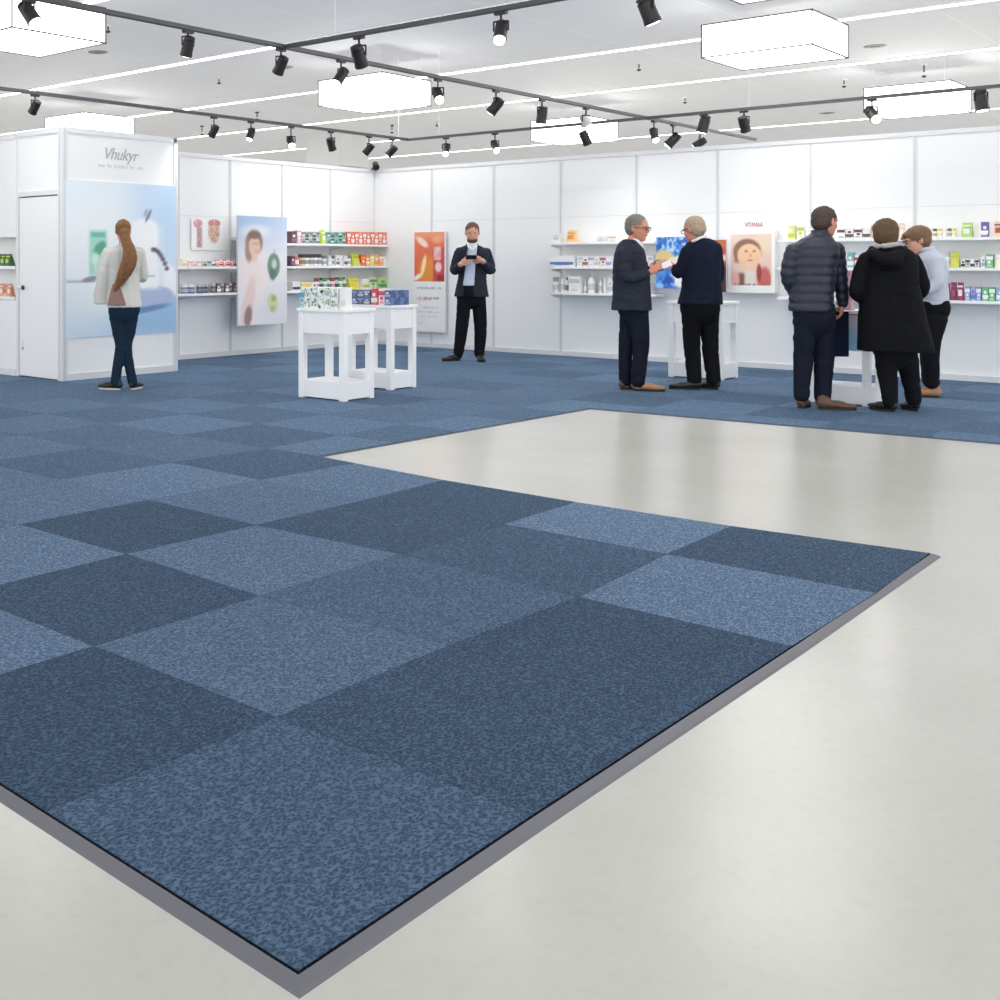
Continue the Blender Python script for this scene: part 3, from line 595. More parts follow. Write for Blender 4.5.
def woman(u, v):
    a = Art(mixc((234, 232, 238), (150, 185, 228), sm(0.55, 1.05, v) * (1 - .35 * u)))
    a.over((245, 246, 250), 0.7 * ell(u, v, 0.35, 0.86, 0.28, 0.06, 0.6)); a.over((226, 226, 233), 0.8 * (1 - sm(0.25, 0.5, v)) * sm(.3, .6, u))
    a.over((243, 229, 228), ell(u, v, 0.32, 0.43, 0.27, 0.26, 0.25)); a.over((244, 228, 224), rect(u, v, 0.12, 0.42, 0.4, 0.66, 0.04))
    a.over((128, 96, 78), ell(u, v, 0.32, 0.76, 0.17, 0.115, 0.2)); a.over((150, 120, 100), ell(u, v, 0.22, 0.68, 0.08, 0.1, 0.3))
    a.over((232, 188, 165), ell(u, v, 0.33, 0.72, 0.115, 0.095, 0.15)); a.over((236, 198, 178), rect(u, v, 0.27, 0.38, 0.58, 0.68, 0.03))
    a.over((160, 118, 102), 0.6 * rect(u, v, 0.27, 0.42, 0.742, 0.756, 0.012)); a.over((205, 130, 122), 0.7 * ell(u, v, 0.36, 0.675, 0.035, 0.01, 0.4)); a.over((112, 80, 64), ell(u, v, .33, .825, .12, .035, .3))
    a.over((238, 205, 200), 0.9 * ell(u, v, 0.2, 0.2, 0.1, 0.26, 0.25, -0.45)); a.over((128, 92, 90), 0.9 * ell(u, v, 0.2, 0.08, 0.07, 0.1, 0.35, -0.45))
    a.over((96, 130, 108), ell(u, v, 0.72, 0.545, 0.13, 0.115, 0.1)); a.over((70, 100, 82), ell(u, v, 0.7, 0.47, 0.07, 0.06, 0.3)); a.over((196, 214, 200), ell(u, v, 0.73, 0.56, 0.05, 0.045, 0.4)); a.over((120, 130, 125), rect(u, v, .72, .735, .64, .7, .008))
    a.over((205, 216, 150), ell(u, v, 0.7, 0.2, 0.11, 0.085, 0.15, -.3)); a.over((150, 175, 110), ell(u, v, 0.72, 0.24, 0.05, 0.03, 0.4)); a.over((170, 190, 130), ell(u, v, .7, .14, .05, .03, .4))
    return mixc(a.c, (240, 240, 242), .18)
wy = WY - 0.318
p0, p1 = onY(238, wy), onY(287, wy); pm = (p0 + p1) / 2
tag(poster('woman_poster', (p0.x, wy, hgt(324.5, pm)), PX, p1.x - p0.x, hgt(216.5, pm) - hgt(324.5, pm), 0.03, woman, 60, 84, None, mat('poster_edge', (212, 214, 220), .5), MY), 'tall pale poster of a woman in light clothes under a blue sky with green leaves', 'poster')
_wp = bpy.data.objects['woman_poster']
for hh in (0.75, 1.6):
    mb = MB(); mb.box((pm.x - .3, WY - 0.283, hh), (pm.x + .3, WY - 0.014, hh + .03), ALU); mb.build('mounting_arm', _wp)
def orange(u, v):
    a = Art((245, 245, 246))
    if v > 0.5 and 0.03 < u < 0.97:
        w_ = (v - 0.5) / 0.5; b = Art(mixc((225, 95, 75), (238, 130, 95), w_)); b.over((242, 165, 130), 0.8 * sm(.75, 1, w_)); b.over((238, 150, 60), ell(u, w_, 0.45, 0.2, 0.3, 0.3, 0.4)); b.over((246, 225, 205), ell(u, w_, 0.28, 0.8, 0.2, 0.07, 0.3, -.45))
        b.over((250, 228, 190), ell(u, w_, 0.32, 0.33, 0.06, 0.22, 0.3, -0.3)); b.over((248, 240, 225), ell(u, w_, 0.14, 0.1, 0.14, 0.05, 0.4, .4)); b.over((208, 82, 88), rect(u, w_, 0.62, 0.97, 0.0, 0.7, 0.02)); b.over((243, 222, 215), rect(u, w_, 0.64, 0.86, 0.44, 0.7, 0.02) * (0.6 + .4 * vn(u, w_, 16)))
        b.over((244, 215, 215), ell(u, w_, 0.78, 0.3, 0.1, 0.1, 0.3)); b.over((170, 40, 60), ell(u, w_, 0.85, 0.08, 0.12, 0.07, 0.4)); b.over((244, 175, 130), .8 * ell(u, w_, .75, .85, .16, .08, .5)); return b.c
    a.over((170, 172, 178), 0.8 * textline(u, v, 0.08, 0.88, 0.44, 0.012, 24)); a.over((186, 120, 130), 0.85 * textline(u, v, 0.08, 0.52, 0.335, 0.017, 22)); a.over((150, 140, 146), .8 * textline(u, v, .52, .8, .335, .012, 22))
    a.over((180, 182, 188), 0.7 * textline(u, v, 0.28, 0.8, 0.245, 0.01, 26)); a.over((176, 178, 184), 0.7 * textline(u, v, 0.14, 0.82, 0.2, 0.01, 26)); a.over((180, 182, 188), 0.7 * textline(u, v, 0.16, 0.74, 0.155, 0.01, 26)); a.over((190, 192, 196), .6 * textline(u, v, .08, .3, .09, .006, 26))
    return a.c
wx = WX - 0.064
def on_wall_X(name, px0, px1, py0, py1, paint, nu, nv_, thick, X, border, label, cat='poster'):
    a, b = onX(px0, X), onX(px1, X); m = (a + b) / 2; h0, h1 = hgt(py1, m), hgt(py0, m)
    o = poster(name, (X, a.y, h0), MY, (a - b).length, h1 - h0, thick, paint, nu, nv_, None, border, MX); return tag(o, label, cat)
PE = mat('poster_edge', (212, 214, 220), .5)
on_wall_X('orange_poster', 413.5, 445.5, 232, 332, orange, 52, 90, 0.035, wx, PE, 'narrow white board with orange and red picture above grey text beside the bearded man')
def bluep(u, v):
    n = vn(u, v, 9, 3); m = vn(u, v, 15, 8); a = Art(mixc((40, 110, 205), (90, 165, 235), n))
    a.over((225, 238, 250), (m > 0.62) * .7 * rect(u, v, 0, 1, 0.55, 1, 0.02)); a.over((30, 80, 180), (vn(u, v, 11, 9) > .6) * .7)
    a.over((226, 200, 140), ell(u, v, 0.22, 0.58, 0.3, 0.17, 0.2)); a.over((243, 232, 205), ell(u, v, 0.6, 0.5, 0.3, 0.12, 0.3)); a.over((244, 246, 250), ell(u, v, 0.75, 0.2, 0.35, 0.2, 0.3)); a.over((150, 85, 80), ell(u, v, 0.3, 0.45, 0.14, 0.04, 0.3))
    a.over((36, 84, 190), ell(u, v, 0.3, 0.14, 0.22, 0.11, 0.3) * (vn(u, v, 14, 2) > .4)); a.over((150, 205, 245), ell(u, v, .1, .05, .12, .06, .4))
    return a.c
on_wall_X('blue_poster', 656, 692, 237, 288.5, bluep, 44, 60, 0.03, WX - 0.318, PE, 'vivid blue and sand coloured poster between the two suited men')
def redp(u, v):
    a = Art(mixc((205, 70, 50), (120, 35, 35), 1 - sm(0.45, 0.6, v))); a.over((190, 110, 60), rect(u, v, 0, 1, 0.86, 1.1)); a.over((240, 195, 180), rect(u, v, 0.3, 1, 0.6, 0.72)); a.over((236, 170, 160), 0.9 * ell(u, v, 0.45, 0.3, 0.22, 0.3, 0.3)); a.over((235, 225, 220), rect(u, v, 0, .5, .0, .12)); a.over((60, 35, 35), rect(u, v, .7, 1, 0, .5, .03)); return a.c
on_wall_X('red_poster', 700, 726, 240, 292, redp, 30, 50, 0.03, WX - 0.316, PE, 'red and dark brown poster half hidden behind the man in the navy suit')
for nm_p, px_ in (('blue_poster', 674), ('red_poster', 713)):
    _c = onX(px_, WX - 0.3).y; mb = MB(); mb.box((WX - 0.28, _c - .1, 1.25), (WX - 0.014, _c + .1, 1.28), ALU); mb.build('mounting_arm', bpy.data.objects[nm_p])
def portrait(u, v):
    if not (0.075 < u < 0.925 and 0.12 < v < 0.955): return (246, 245, 244)
    a = Art(mixc((240, 214, 200), (236, 196, 186), vn(u, v, 5, 2))); a.over((240, 220, 190), 0.7 * ell(u, v, 0.8, 0.85, 0.25, 0.2, 0.6))
    a.over((150, 108, 88), ell(u, v, 0.42, 0.68, 0.29, 0.2, 0.12)); a.over((160, 118, 98), rect(u, v, 0.15, 0.3, 0.5, 0.75, 0.04)); a.over((244, 202, 164), ell(u, v, 0.46, 0.61, 0.25, 0.19, 0.1)); a.over((240, 196, 158), ell(u, v, 0.73, 0.64, 0.04, 0.06, 0.3))
    a.over((243, 206, 172), rect(u, v, 0.34, 0.62, 0.3, 0.48, 0.04)); a.over((176, 134, 112), ell(u, v, 0.4, 0.68, 0.035, 0.02, 0.4)); a.over((176, 134, 112), ell(u, v, 0.57, 0.68, 0.035, 0.02, 0.4)); a.over((224, 160, 130), ell(u, v, 0.49, 0.61, 0.02, 0.03, 0.5)); a.over((206, 112, 96), ell(u, v, 0.48, 0.53, 0.06, 0.012, 0.4))
    a.over((232, 224, 216), rect(u, v, 0.36, 0.6, 0.12, 0.37, 0.04)); a.over((140, 84, 76), rect(u, v, 0.22, 0.36, 0.12, 0.32, 0.04)); a.over((205, 104, 94), ell(u, v, 0.78, 0.22, 0.14, 0.2, 0.25)); a.over((160, 66, 62), ell(u, v, 0.67, 0.33, 0.05, 0.14, 0.3)); a.over((236, 184, 176), ell(u, v, .16, .2, .1, .14, .5))
    if 0.12 < v < 0.15: a.over((110, 90, 90), .8 * (hsh(math.floor(u * 40), 1, 1) > .4) * rect(u, v, .15, .8, .1, .16))
    return a.c
PO = on_wall_X('portrait_poster', 727.5, 775, 231.5, 293, portrait, 60, 76, 0.105, wx - 0.06, mat('poster_white', (240, 240, 240), .5), 'large white framed portrait poster of a smiling brown haired face')
text('VITANAA', 'red_wall_lettering', (WX - 0.006, onX(754, WX).y, hgt(225, onX(754, WX))), 0.085, MY, MX, mat('muted_red_lettering', (190, 110, 112), .6), None, 0, 0.62)
tag(bpy.data.objects['red_wall_lettering'], 'small muted red lettering on the wall above the portrait poster', 'lettering')

# ---------------------------------------------------------------- display tables
def table(near, a, b, label, H=0.86, baseh=0.17):
    c = onfloor(near[0], near[1]); e = empty('display_table', (c.x + b / 2, c.y + a / 2, TH), label, 'table'); x, y = c.x, c.y; z = TH; p = 0.062
    mb = MB(); mb.box((x - 0.012, y - 0.012, H - 0.03), (x + b + 0.012, y + a + 0.012, H), LACQ); mb.build('tabletop', e, bevel=0.003)
    ap = 0.235
    mb = MB()
    mb.box((x + 0.008, y + p, H - ap), (x + 0.03, y + a - p, H - 0.03), LACQ); mb.box((x + b - 0.03, y + p, H - ap), (x + b - 0.008, y + a - p, H - 0.03), LACQ)
    mb.box((x + p, y + 0.008, H - ap), (x + b - p, y + 0.03, H - 0.03), LACQ); mb.box((x + p, y + a - 0.03, H - ap), (x + b - p, y + a - 0.008, H - 0.03), LACQ)
    mb.build('apron', e)
    for (u, v) in ((0, 0), (b - p, 0), (0, a - p), (b - p, a - p)):
        mb = MB(); mb.box((x + u, y + v, z), (x + u + p, y + v + p, H - 0.03), LACQ); mb.build('leg', e, bevel=0.003)
    mb = MB(); mb.box((x + 0.006, y + 0.006, z + 0.012), (x + b - 0.006, y + a - 0.006, z + baseh), LACQ); mb.build('plinth', e, bevel=0.003)
    return e, Vector((x, y, H))
T1, t1 = table((344, 403), 0.56, 0.45, 'white open-frame display table holding white and green speckled packs, beside the carpet aisle')
T2, t2 = table((391, 391.5), 0.56, 0.43, 'white open-frame display table holding blue and red packs, behind the first')
T3, t3 = table((722, 381.5), 0.6, 0.445, 'white open-frame display table behind the two men exchanging paper')
T4, t4 = table((869.5, 408), 0.52, 0.45, 'white open-frame display table between the padded jacket and the long black coat')
def bluegrad(u, v): return mixc((150, 195, 228), (214, 196, 214), sm(.2, 1, v)) if v < .97 else (120, 120, 130)
tag(poster('table_front_sheet', (t4.x - 0.003, t4.y + 0.36, 0.5), MY, 0.34, 0.33, 0.004, bluegrad, 6, 20, None, LACQ, MX), 'pale blue and lilac sheet hanging on the front of a display table behind the coat', 'sheet')
def tp(tcorner, dx, dy, W, H, D, kind, c1, c2, label, cat, group, z=0.0, s=0):
    make_pack(kind, (tcorner.x + dx, tcorner.y + dy, tcorner.z + 0.0005 + z), MY, MX, W, H, D, c1, c2, label, cat, group, s)
SP = [((222, 232, 222), (120, 175, 130)), ((236, 238, 234), (90, 140, 110)), ((226, 236, 232), (150, 190, 120)), ((240, 240, 238), (100, 160, 140))]
for i in range(5):
    for j in range(3):
        for t in range(2):
            w_ = 0.088; c = SP[(i * 2 + j + t) % 4]
            lab = 'speckled green and white box, %s from the left in the %s row, %s tier' % (ORD[i], ['front', 'middle', 'back'][j], ['lower', 'upper'][t])
            tp(t1, 0.06 + j * 0.075, 0.47 - i * 0.082, 0.08, 0.098, 0.07, 'carton', (240, 242, 240), c[1], lab, 'box', 'speckled boxes on the nearest table', t * 0.099, 100 + i * 7 + j * 3 + t)
tp(t1, 0.06, 0.535, 0.045, 0.17, 0.07, 'carton', (170, 215, 230), (70, 150, 190), 'turquoise and white box at the left end of the speckled boxes', 'box', None, 0, 1)
tp(t1, 0.08, 0.05, 0.08, 0.2, 0.08, 'carton', (244, 244, 244), (225, 228, 228), 'plain white box at the right end of the speckled boxes', 'box', None, 0, 0)
BB = [((80, 98, 135), (165, 180, 205)), ((62, 78, 115), (130, 150, 185)), ((90, 110, 150), (190, 200, 215))]
for i in range(3):
    for t in range(2):
        tp(t2, 0.1, 0.5 - i * 0.08, 0.08, 0.075, 0.12, 'carton', BB[(i + t) % 3][0], BB[(i + t) % 3][1], 'dark blue box, %s from the left on the second table, %s tier' % (ORD[i], ['lower', 'upper'][t]), 'box', 'dark blue boxes on the second table', t * 0.0755, i + t)
for i in range(2):
    tp(t2, 0.1, 0.25 - i * 0.095, 0.085, 0.165, 0.1, 'carton', [(214, 60, 85), (240, 225, 228)][i], [(245, 235, 238), (205, 70, 90)][i], ['red box with white label beside the dark blue boxes', 'pinkish white box with a red label between the red and the blue packs'][i], 'box', None, 0, i)
for i in range(4):
    for t in range(2):
        tp(t2, 0.05 + i * 0.08, 0.055, 0.08, 0.075, 0.07, 'carton', [(84, 108, 165), (60, 82, 130)][(i + t) % 2], (150, 175, 215), 'mid blue box, %s along the right edge of the second table, %s tier' % (ORD[i], ['lower', 'upper'][t]), 'box', 'mid blue boxes on the second table', t * 0.0755, i)
tp(t4, 0.2, 0.26, 0.13, 0.36, 0.1, 'carton', (205, 150, 165), (225, 185, 195), 'tall dusty pink display box standing on the table between two visitors', 'box', None, 0, 1)

# ---------------------------------------------------------------- ceiling lights
GLOW = mat('lit_diffuser', (255, 254, 250), 0.5, emit=1.0)
GLOW.node_tree.nodes['Principled BSDF'].inputs['Emission Strength'].default_value = 6.0
STRIPG = mat('lit_strip', (255, 254, 251), 0.5, emit=1.0); STRIPG.node_tree.nodes['Principled BSDF'].inputs['Emission Strength'].default_value = 8.0
XL = [8.0, 11.41, 14.92, 18.36, 22.2, 25.6]  # first strip is an addition for extra light above the cabin
nm = ['strip light above the cabin, mostly hidden by a lantern', 'strip light above the T-junction of the black tracks', 'strip light passing behind the front box lantern', 'strip light crossing the middle of the ceiling', 'strip light running just above the far track', 'farthest strip light above the stand walls']
for X, lb in zip(XL, nm):
    e = empty('strip_light', (X, 10, CEIL - 0.02), 'long white recessed ' + lb, 'ceiling light', 'strip lights in the ceiling')
    y1, y2 = (-5, 34)
    mb = MB(); mb.box((X - 0.065, y1, CEIL - 0.012), (X + 0.065, y2, CEIL - 0.002), STRIPG); mb.build('diffuser', e)
    mb = MB(); mb.box((X - 0.077, y1, CEIL - 0.016), (X - 0.065, y2, CEIL), WHITE); mb.box((X + 0.065, y1, CEIL - 0.016), (X + 0.077, y2, CEIL), WHITE); mb.build('housing_trim', e)
FRM = mat('lantern_frame', (80, 81, 83), 0.6)
def lantern(x, y, label):
    S, hb, ht = 1.12, 3.5, 3.85
    e = empty('box_lantern', (x + S / 2, y + S / 2, hb), label, 'ceiling lamp', 'square box lanterns')
    mb = MB(); mb.box((x + .006, y + .006, hb + .004), (x + S - .006, y + S - .006, ht - .004), GLOW); mb.build('diffuser', e)
    mb = MB(); r = 0.0068
    for z in (hb, ht):
        for a, b in (((x, y), (x + S, y)), ((x, y + S), (x + S, y + S)), ((x, y), (x, y + S)), ((x + S, y), (x + S, y + S))):
            mb.box((a[0] - r, a[1] - r, z - r), (b[0] + r, b[1] + r, z + r), FRM)
    for a in ((x, y), (x + S, y), (x, y + S), (x + S, y + S)): mb.box((a[0] - r, a[1] - r, hb), (a[0] + r, a[1] + r, ht), FRM)
    mb.build('frame', e)
    mb = MB(); mb.box((x + .004, y + .004, ht - .003), (x + S - .004, y + S - .004, ht + .006), WHITE); mb.build('top_cover', e)
    for a in ((x + .1, y + .1), (x + S - .1, y + .1), (x + .1, y + S - .1), (x + S - .1, y + S - .1)):
        mb = MB(); mb.tube((a[0], a[1], ht), (a[0], a[1], CEIL), 0.002, WHITE, n=5); mb.build('suspension_wire', e)
K = 3.5 - EYE
def lanN(px, py):
    z = F * K / (Y0 - py); p = FWD * z + RGT * ((px - CX) / F * z); return p.x, p.y
for (px, py), lb in (((812, 44), 'glowing white box lantern hanging alone above the portrait poster, crossed by no track'), ((382, 98), 'glowing white box lantern hanging beside the track crossing, middle of the ceiling'), ((12, 27), 'glowing white box lantern above the cabin, largest and lowest of them'),
                      ((951, 105), 'glowing white box lantern hanging beyond the long shelves, partly behind a track'), ((588, 136), 'glowing white box lantern hanging beyond the back wall, behind several spotlights'), ((84, 132.8), 'glowing white box lantern showing just above the cabin roof')):
    lantern(*lanN(px, py), lb)
z = F * K / (Y0 - 4); p = FWD * z + RGT * ((742 - CX) / F * z); lantern(p.x - 1.12, p.y - 1.12, 'glowing white box lantern cut by the top edge of the photo')


TZ = 3.0
SPOTW = 15
def track(a, b, label):
    e = empty('light_track', (a[0], a[1], TZ), label, 'light track', 'black light tracks'); a, b = Vector((a[0], a[1], TZ)), Vector((b[0], b[1], TZ)); d = (b - a).normalized(); n = Vector((-d.y, d.x, 0))
    mb = MB(); mb.obox((a + b) / 2 + UP * 0.02, d * (b - a).length / 2, n * 0.017, UP * 0.016, GREYM); mb.obox((a + b) / 2 - UP * 0.0002, d * (b - a).length / 2, n * 0.007, UP * 0.001, BLACK); mb.build('rail', e)
    for q in (a + d * .5, b - d * .25):
        mb = MB(); mb.tube(q + UP * .04, (q.x, q.y, CEIL), 0.003, WHITE, n=5); mb.build('suspension_wire', e)
KT = TZ - EYE
def onZ(px, py, h):
    z = F * (h - EYE) / (Y0 - py); return FWD * z + RGT * ((px - CX) / F * z) + UP * h
TY1 = sum(onZ(x, y, TZ).y for x, y in ((250, 38), (500, 92.5), (750, 141))) / 3
TY2 = sum(onZ(x, y, TZ).y for x, y in ((0, 88), (250, 122), (400, 141))) / 3
TX3 = sum(onZ(x, y, TZ).x for x, y in ((405, 141), (650, 121), (1000, 86))) / 3
TX4 = sum(onZ(x, y, TZ).x for x, y in ((291, 47), (500, 13))) / 2
track((1.0, TY1), (onZ(752, 141, TZ).x, TY1), 'longest dark light track, from over the cabin to above the back wall')
track((1.0, TY2), (TX3 + 0.02, TY2), 'dark light track crossing low in front of the cabin to the far corner')
track((TX3, TY2 - 0.02), (TX3, -3), 'dark light track running parallel to the back wall with the long shelves')
track((TX4, TY1 - 0.021), (TX4, -3), 'short dark light track branching off the longest one at a T-junction')

LENS = mat('lit_lens', (255, 246, 228), 0.3, emit=1.0); LENS.node_tree.nodes['Principled BSDF'].inputs['Emission Strength'].default_value = 14.0
PALE = mat('pale_spot_body', (190, 190, 188), 0.45)
def spot(axis, px, py_head, aim, label, lit=False, scale=1.0, pale=False):
    if axis == 'T1': c = onY(px, TY1, TZ)
    elif axis == 'T2': c = onY(px, TY2, TZ)
    elif axis == 'T3': c = onX(px, TX3, TZ)
    else: c = onX(px, TX4, TZ)
    e = empty('track_spotlight', c, label, 'spotlight', 'track spotlights')
    dz = hgt(py_head, c); hd = Vector((c.x, c.y, dz)); A = (RGT * aim[0] + FWD * aim[1] + UP * aim[2]).normalized()
    body = PALE if pale else BLACK
    alx = PX if axis in ('T1', 'T2') else PY; oth = PY if axis in ('T1', 'T2') else PX
    mb = MB(); mb.obox(c - UP * 0.011, alx * 0.045, oth * 0.017, UP * 0.011, BLACK); mb.build('track_adapter', e)
    side = A.cross(UP).normalized() if abs(A.z) < 0.98 else RGT
    mb = MB(); mb.tube(c - UP * 0.02, hd + UP * 0.062 * scale, 0.008 * scale, BLACK, n=10)
    mb.tube(hd + UP * 0.066 * scale - side * 0.05 * scale, hd + UP * 0.066 * scale + side * 0.05 * scale, 0.006 * scale, BLACK, n=8)
    for s_ in (-1, 1): mb.tube(hd + UP * 0.066 * scale + side * s_ * 0.05 * scale, hd + side * s_ * 0.05 * scale, 0.006 * scale, BLACK, n=8)
    mb.build('yoke', e)
    r, L = 0.045 * scale, 0.15 * scale
    mb = MB(); mb.lathe(hd - A * L * .5, [(r * .55, 0), (r * .9, .006), (r * .95, L * .12), (r * .82, L * .14), (r * .82, L * .18), (r * .97, L * .2), (r, L * .86), (r * 1.06, L * .88), (r * 1.06, L), (r * .9, L)], body, n=20, axis=A)
    h = mb.build('lamp_head', e, smooth=False)
    mb = MB(); mb.lathe(hd + A * (L * .5 + .0005), [(r * .86, 0), (r * .7, .004 + (.02 * scale if lit else 0)), (r * .3, .006 + (.03 * scale if lit else 0))], LENS, n=20, axis=A); mb.build('lens', e)
    ld = bpy.data.lights.new('spot_beam', 'SPOT'); ld.energy = SPOTW; ld.spot_size = math.radians(125); ld.spot_blend = 1.0; ld.shadow_soft_size = 0.04; ld.color = (1, 0.975, 0.94)
    lo = bpy.data.objects.new('spot_beam', ld); COL.objects.link(lo); lo.parent = e; lo.location = hd + A * (L * .5 + .03 * scale + .02) - c; lo.rotation_euler = A.to_track_quat('-Z', 'Y').to_euler()
D_, Lf, Rt, Cm = (0.1, 0.6, -0.9), (-0.6, 0.5, -0.8), (0.6, 0.4, -0.9), (0.0, -0.7, -0.75)
spots = [('T1', 29, 13, (0.6, -0.3, -0.9), 'over the cabin, in front of the nearest lantern', 1, 1.1, 0), ('T1', 188, 46, (-0.25, 0.4, -1), 'first right of the cabin corner on the long track', 0, 1, 0), ('T1', 281, 65, (-0.35, .5, -0.8), 'hanging just left of the track junction', 0, 1, 0),
         ('T1', 341, 76, (-0.5, -.25, -0.8), 'lit, in front of the middle lantern left edge', 1, 1, 0), ('T1', 438, 95, (0.05, -0.8, -0.7), 'lit, at the right edge of the middle lantern', 1, 1.05, 0), ('T1', 496, 106, (-0.6, .4, -0.8), 'dark, next right of the middle lantern', 0, 1.15, 0),
         ('T1', 542, 115, (-0.1, 0.2, -1), 'dark, pointing straight down left of the far lantern', 0, 1.2, 0), ('T1', 586, 122, (0.3, -0.6, -0.9), 'pale, over the far lantern', 1, 1.1, 1), ('T1', 654, 134, (0.15, -0.4, -1), 'lit, just right of the crossing of the tracks', 1, 1, 0),
         ('T1', 673, 140, (-0.7, .3, -0.8), 'dark, second right of the crossing of the tracks', 0, 1.3, 0), ('T1', 700, 143, (-0.7, .5, -0.5), 'dark, lowest of the cluster right of the crossing', 0, 1.1, 0),
         ('T2', 35, 107, (-0.5, 0.4, -0.8), 'over the cabin door', 0, 1, 0), ('T2', 214, 131, (-0.5, 0.4, -0.9), 'over the flower print', 0, 1, 0), ('T2', 251, 134, (-0.3, -0.3, -0.9), 'over the woman poster', 0, 1, 0), ('T2', 291, 142, (0.1, -0.75, -0.7), 'lit, over the left end of the corner shelves', 1, 1.05, 0),
         ('T2', 331, 144, (0.3, 0.4, -0.9), 'dark, over the middle of the corner shelves', 0, 1.15, 0), ('T2', 369, 149, (-0.5, 0.3, -0.6), 'dark, left of the pair near the room corner', 0, 1.1, 0), ('T2', 392, 151, (-0.6, 0.3, -0.6), 'dark, right of the pair near the room corner', 0, 1.1, 0),
         ('T3', 446, 149, (-0.2, -0.6, -0.9), 'lit, first on the track above the orange board', 1, 1.05, 0), ('T3', 495, 146, (0.1, -0.7, -0.8), 'lit, above the man with a phone', 1, 1.05, 0), ('T3', 585, 138, (0.5, 0.2, -0.9), 'dark, hanging low in front of the far lantern', 0, 1.2, 0),
         ('T3', 704, 124, (-0.2, 0.2, -1), 'dark, largest right after the track crossing', 0, 1.35, 0), ('T3', 744, 124, (0.4, .3, -0.9), 'dark, between the crossing and the right lantern', 0, 1.2, 0), ('T3', 872, 114, (0.05, -0.8, -0.7), 'lit, at the left edge of the far right lantern', 1, 1.2, 0), ('T3', 981, 101, (0.1, -0.1, -1), 'dark, at the right edge of the far right lantern', 0, 1.3, 0),
         ('T4', 359, 56, (0.35, 0.5, -0.9), 'dark, right of the track junction on the short branch', 0, 1.15, 0), ('T4', 501, 31, (-0.25, -0.5, -0.9), 'lit, in the middle of the short branch', 1, 1, 0), ('T4', 648, 10, (0.45, 0.1, -1), 'dark, cut by the top edge on the short branch', 0, 1.15, 0)]
for a, px, py, aim, lb, lit, s_, pl in spots: spot(a, px, py, aim, 'track spotlight ' + lb, bool(lit), s_, bool(pl))
# ceiling sensors and sprinklers
def sensor(px, py, label, drop=0.06, dark=False):
    c = onZ(px, py, CEIL); e = empty('ceiling_sensor', (c.x, c.y, CEIL - drop), label, 'sensor', 'small ceiling sensors'); m = BLACK if dark else GREYM
    mb = MB(); mb.lathe((c.x, c.y, CEIL - .02), [(0.03, 0), (0.045, .01), (0.045, .0195)], WHITE if not dark else m); mb.build('mounting_plate', e, smooth=True)
    mb = MB(); mb.tube((c.x, c.y, CEIL - .02), (c.x, c.y, CEIL - drop * .6), 0.01, m); mb.lathe((c.x, c.y, CEIL - drop), [(0.012, 0), (0.03, .012), (0.034, .024), (0.012, .034)], m, n=12); mb.build('sensor_head', e, smooth=True)
for px, py, lb, dr, dk in ((257, 112, 'small dark sensor between the strip lights left of the middle lantern', .16, 1), (392, 125, 'small dark sensor right below the middle lantern', .18, 1), (202, 126, 'small dark sensor beside the spotlight over the flower print', .2, 1), (639, 63, 'grey sprinkler left of the right-hand box lantern', .12, 0),
                           (685, 97, 'grey sprinkler below the right-hand box lantern', .12, 0), (844, 79, 'grey sprinkler above the lit spot on the back track', .14, 0), (924, 64, 'larger grey sprinkler above the far right lantern', .2, 0), (219, 78, 'tiny grey sprinkler left of the track junction', .1, 0), (437, 122, 'tiny grey sprinkler under the second strip light', .1, 0), (108, 25, 'tiny grey sprinkler beside the nearest lantern', .1, 0)):
    sensor(px, py, lb, dr, dk)
# round flat air vents in the ceiling
for px, py, lb in ((98, 52, 'small flat round vent right below the nearest lantern'), (875, 46, 'flat round vent right of the big box lantern'), (284, 67, 'wide flat round vent behind the track junction'), (827, 113, 'flat round vent above the back track')):
    c = onZ(px, py, CEIL); mb = MB(); mb.lathe((0, 0, -.012), [(0.1, 0), (0.13, .004), (0.14, .0119)], mat('vent_grey', (160, 160, 160), .6), n=24); mb.lathe((0, 0, -.016), [(0.05, 0), (0.06, .004)], GREYM, n=20)
    o = mb.build('ceiling_vent'); o.location = (c.x, c.y, CEIL); tag(o, lb, 'vent', 'ceiling vents')
# security camera on the wall corner
c = onZ(377, 165, 2.745 + .0); c = Vector((WX - 0.12, WY - 0.12, 2.8)); e = empty('security_camera', c, 'small dark security camera mounted at the top of the room corner', 'camera')
mb = MB(); mb.box((c.x + .02, c.y + .02, 2.745), (c.x + .1, c.y + .1, 2.77), GREYM); mb.tube(c + Vector((.05, .05, -.04)), c + Vector((0, 0, .02)), .012, GREYM); mb.build('mount', e)
mb = MB(); A = (-FWD - UP * .5).normalized(); mb.lathe(c - A * .06, [(0.03, 0), (0.05, .01), (0.05, .13), (0.055, .14), (0.04, .145)], BLACK, axis=A); mb.build('camera_body', e)

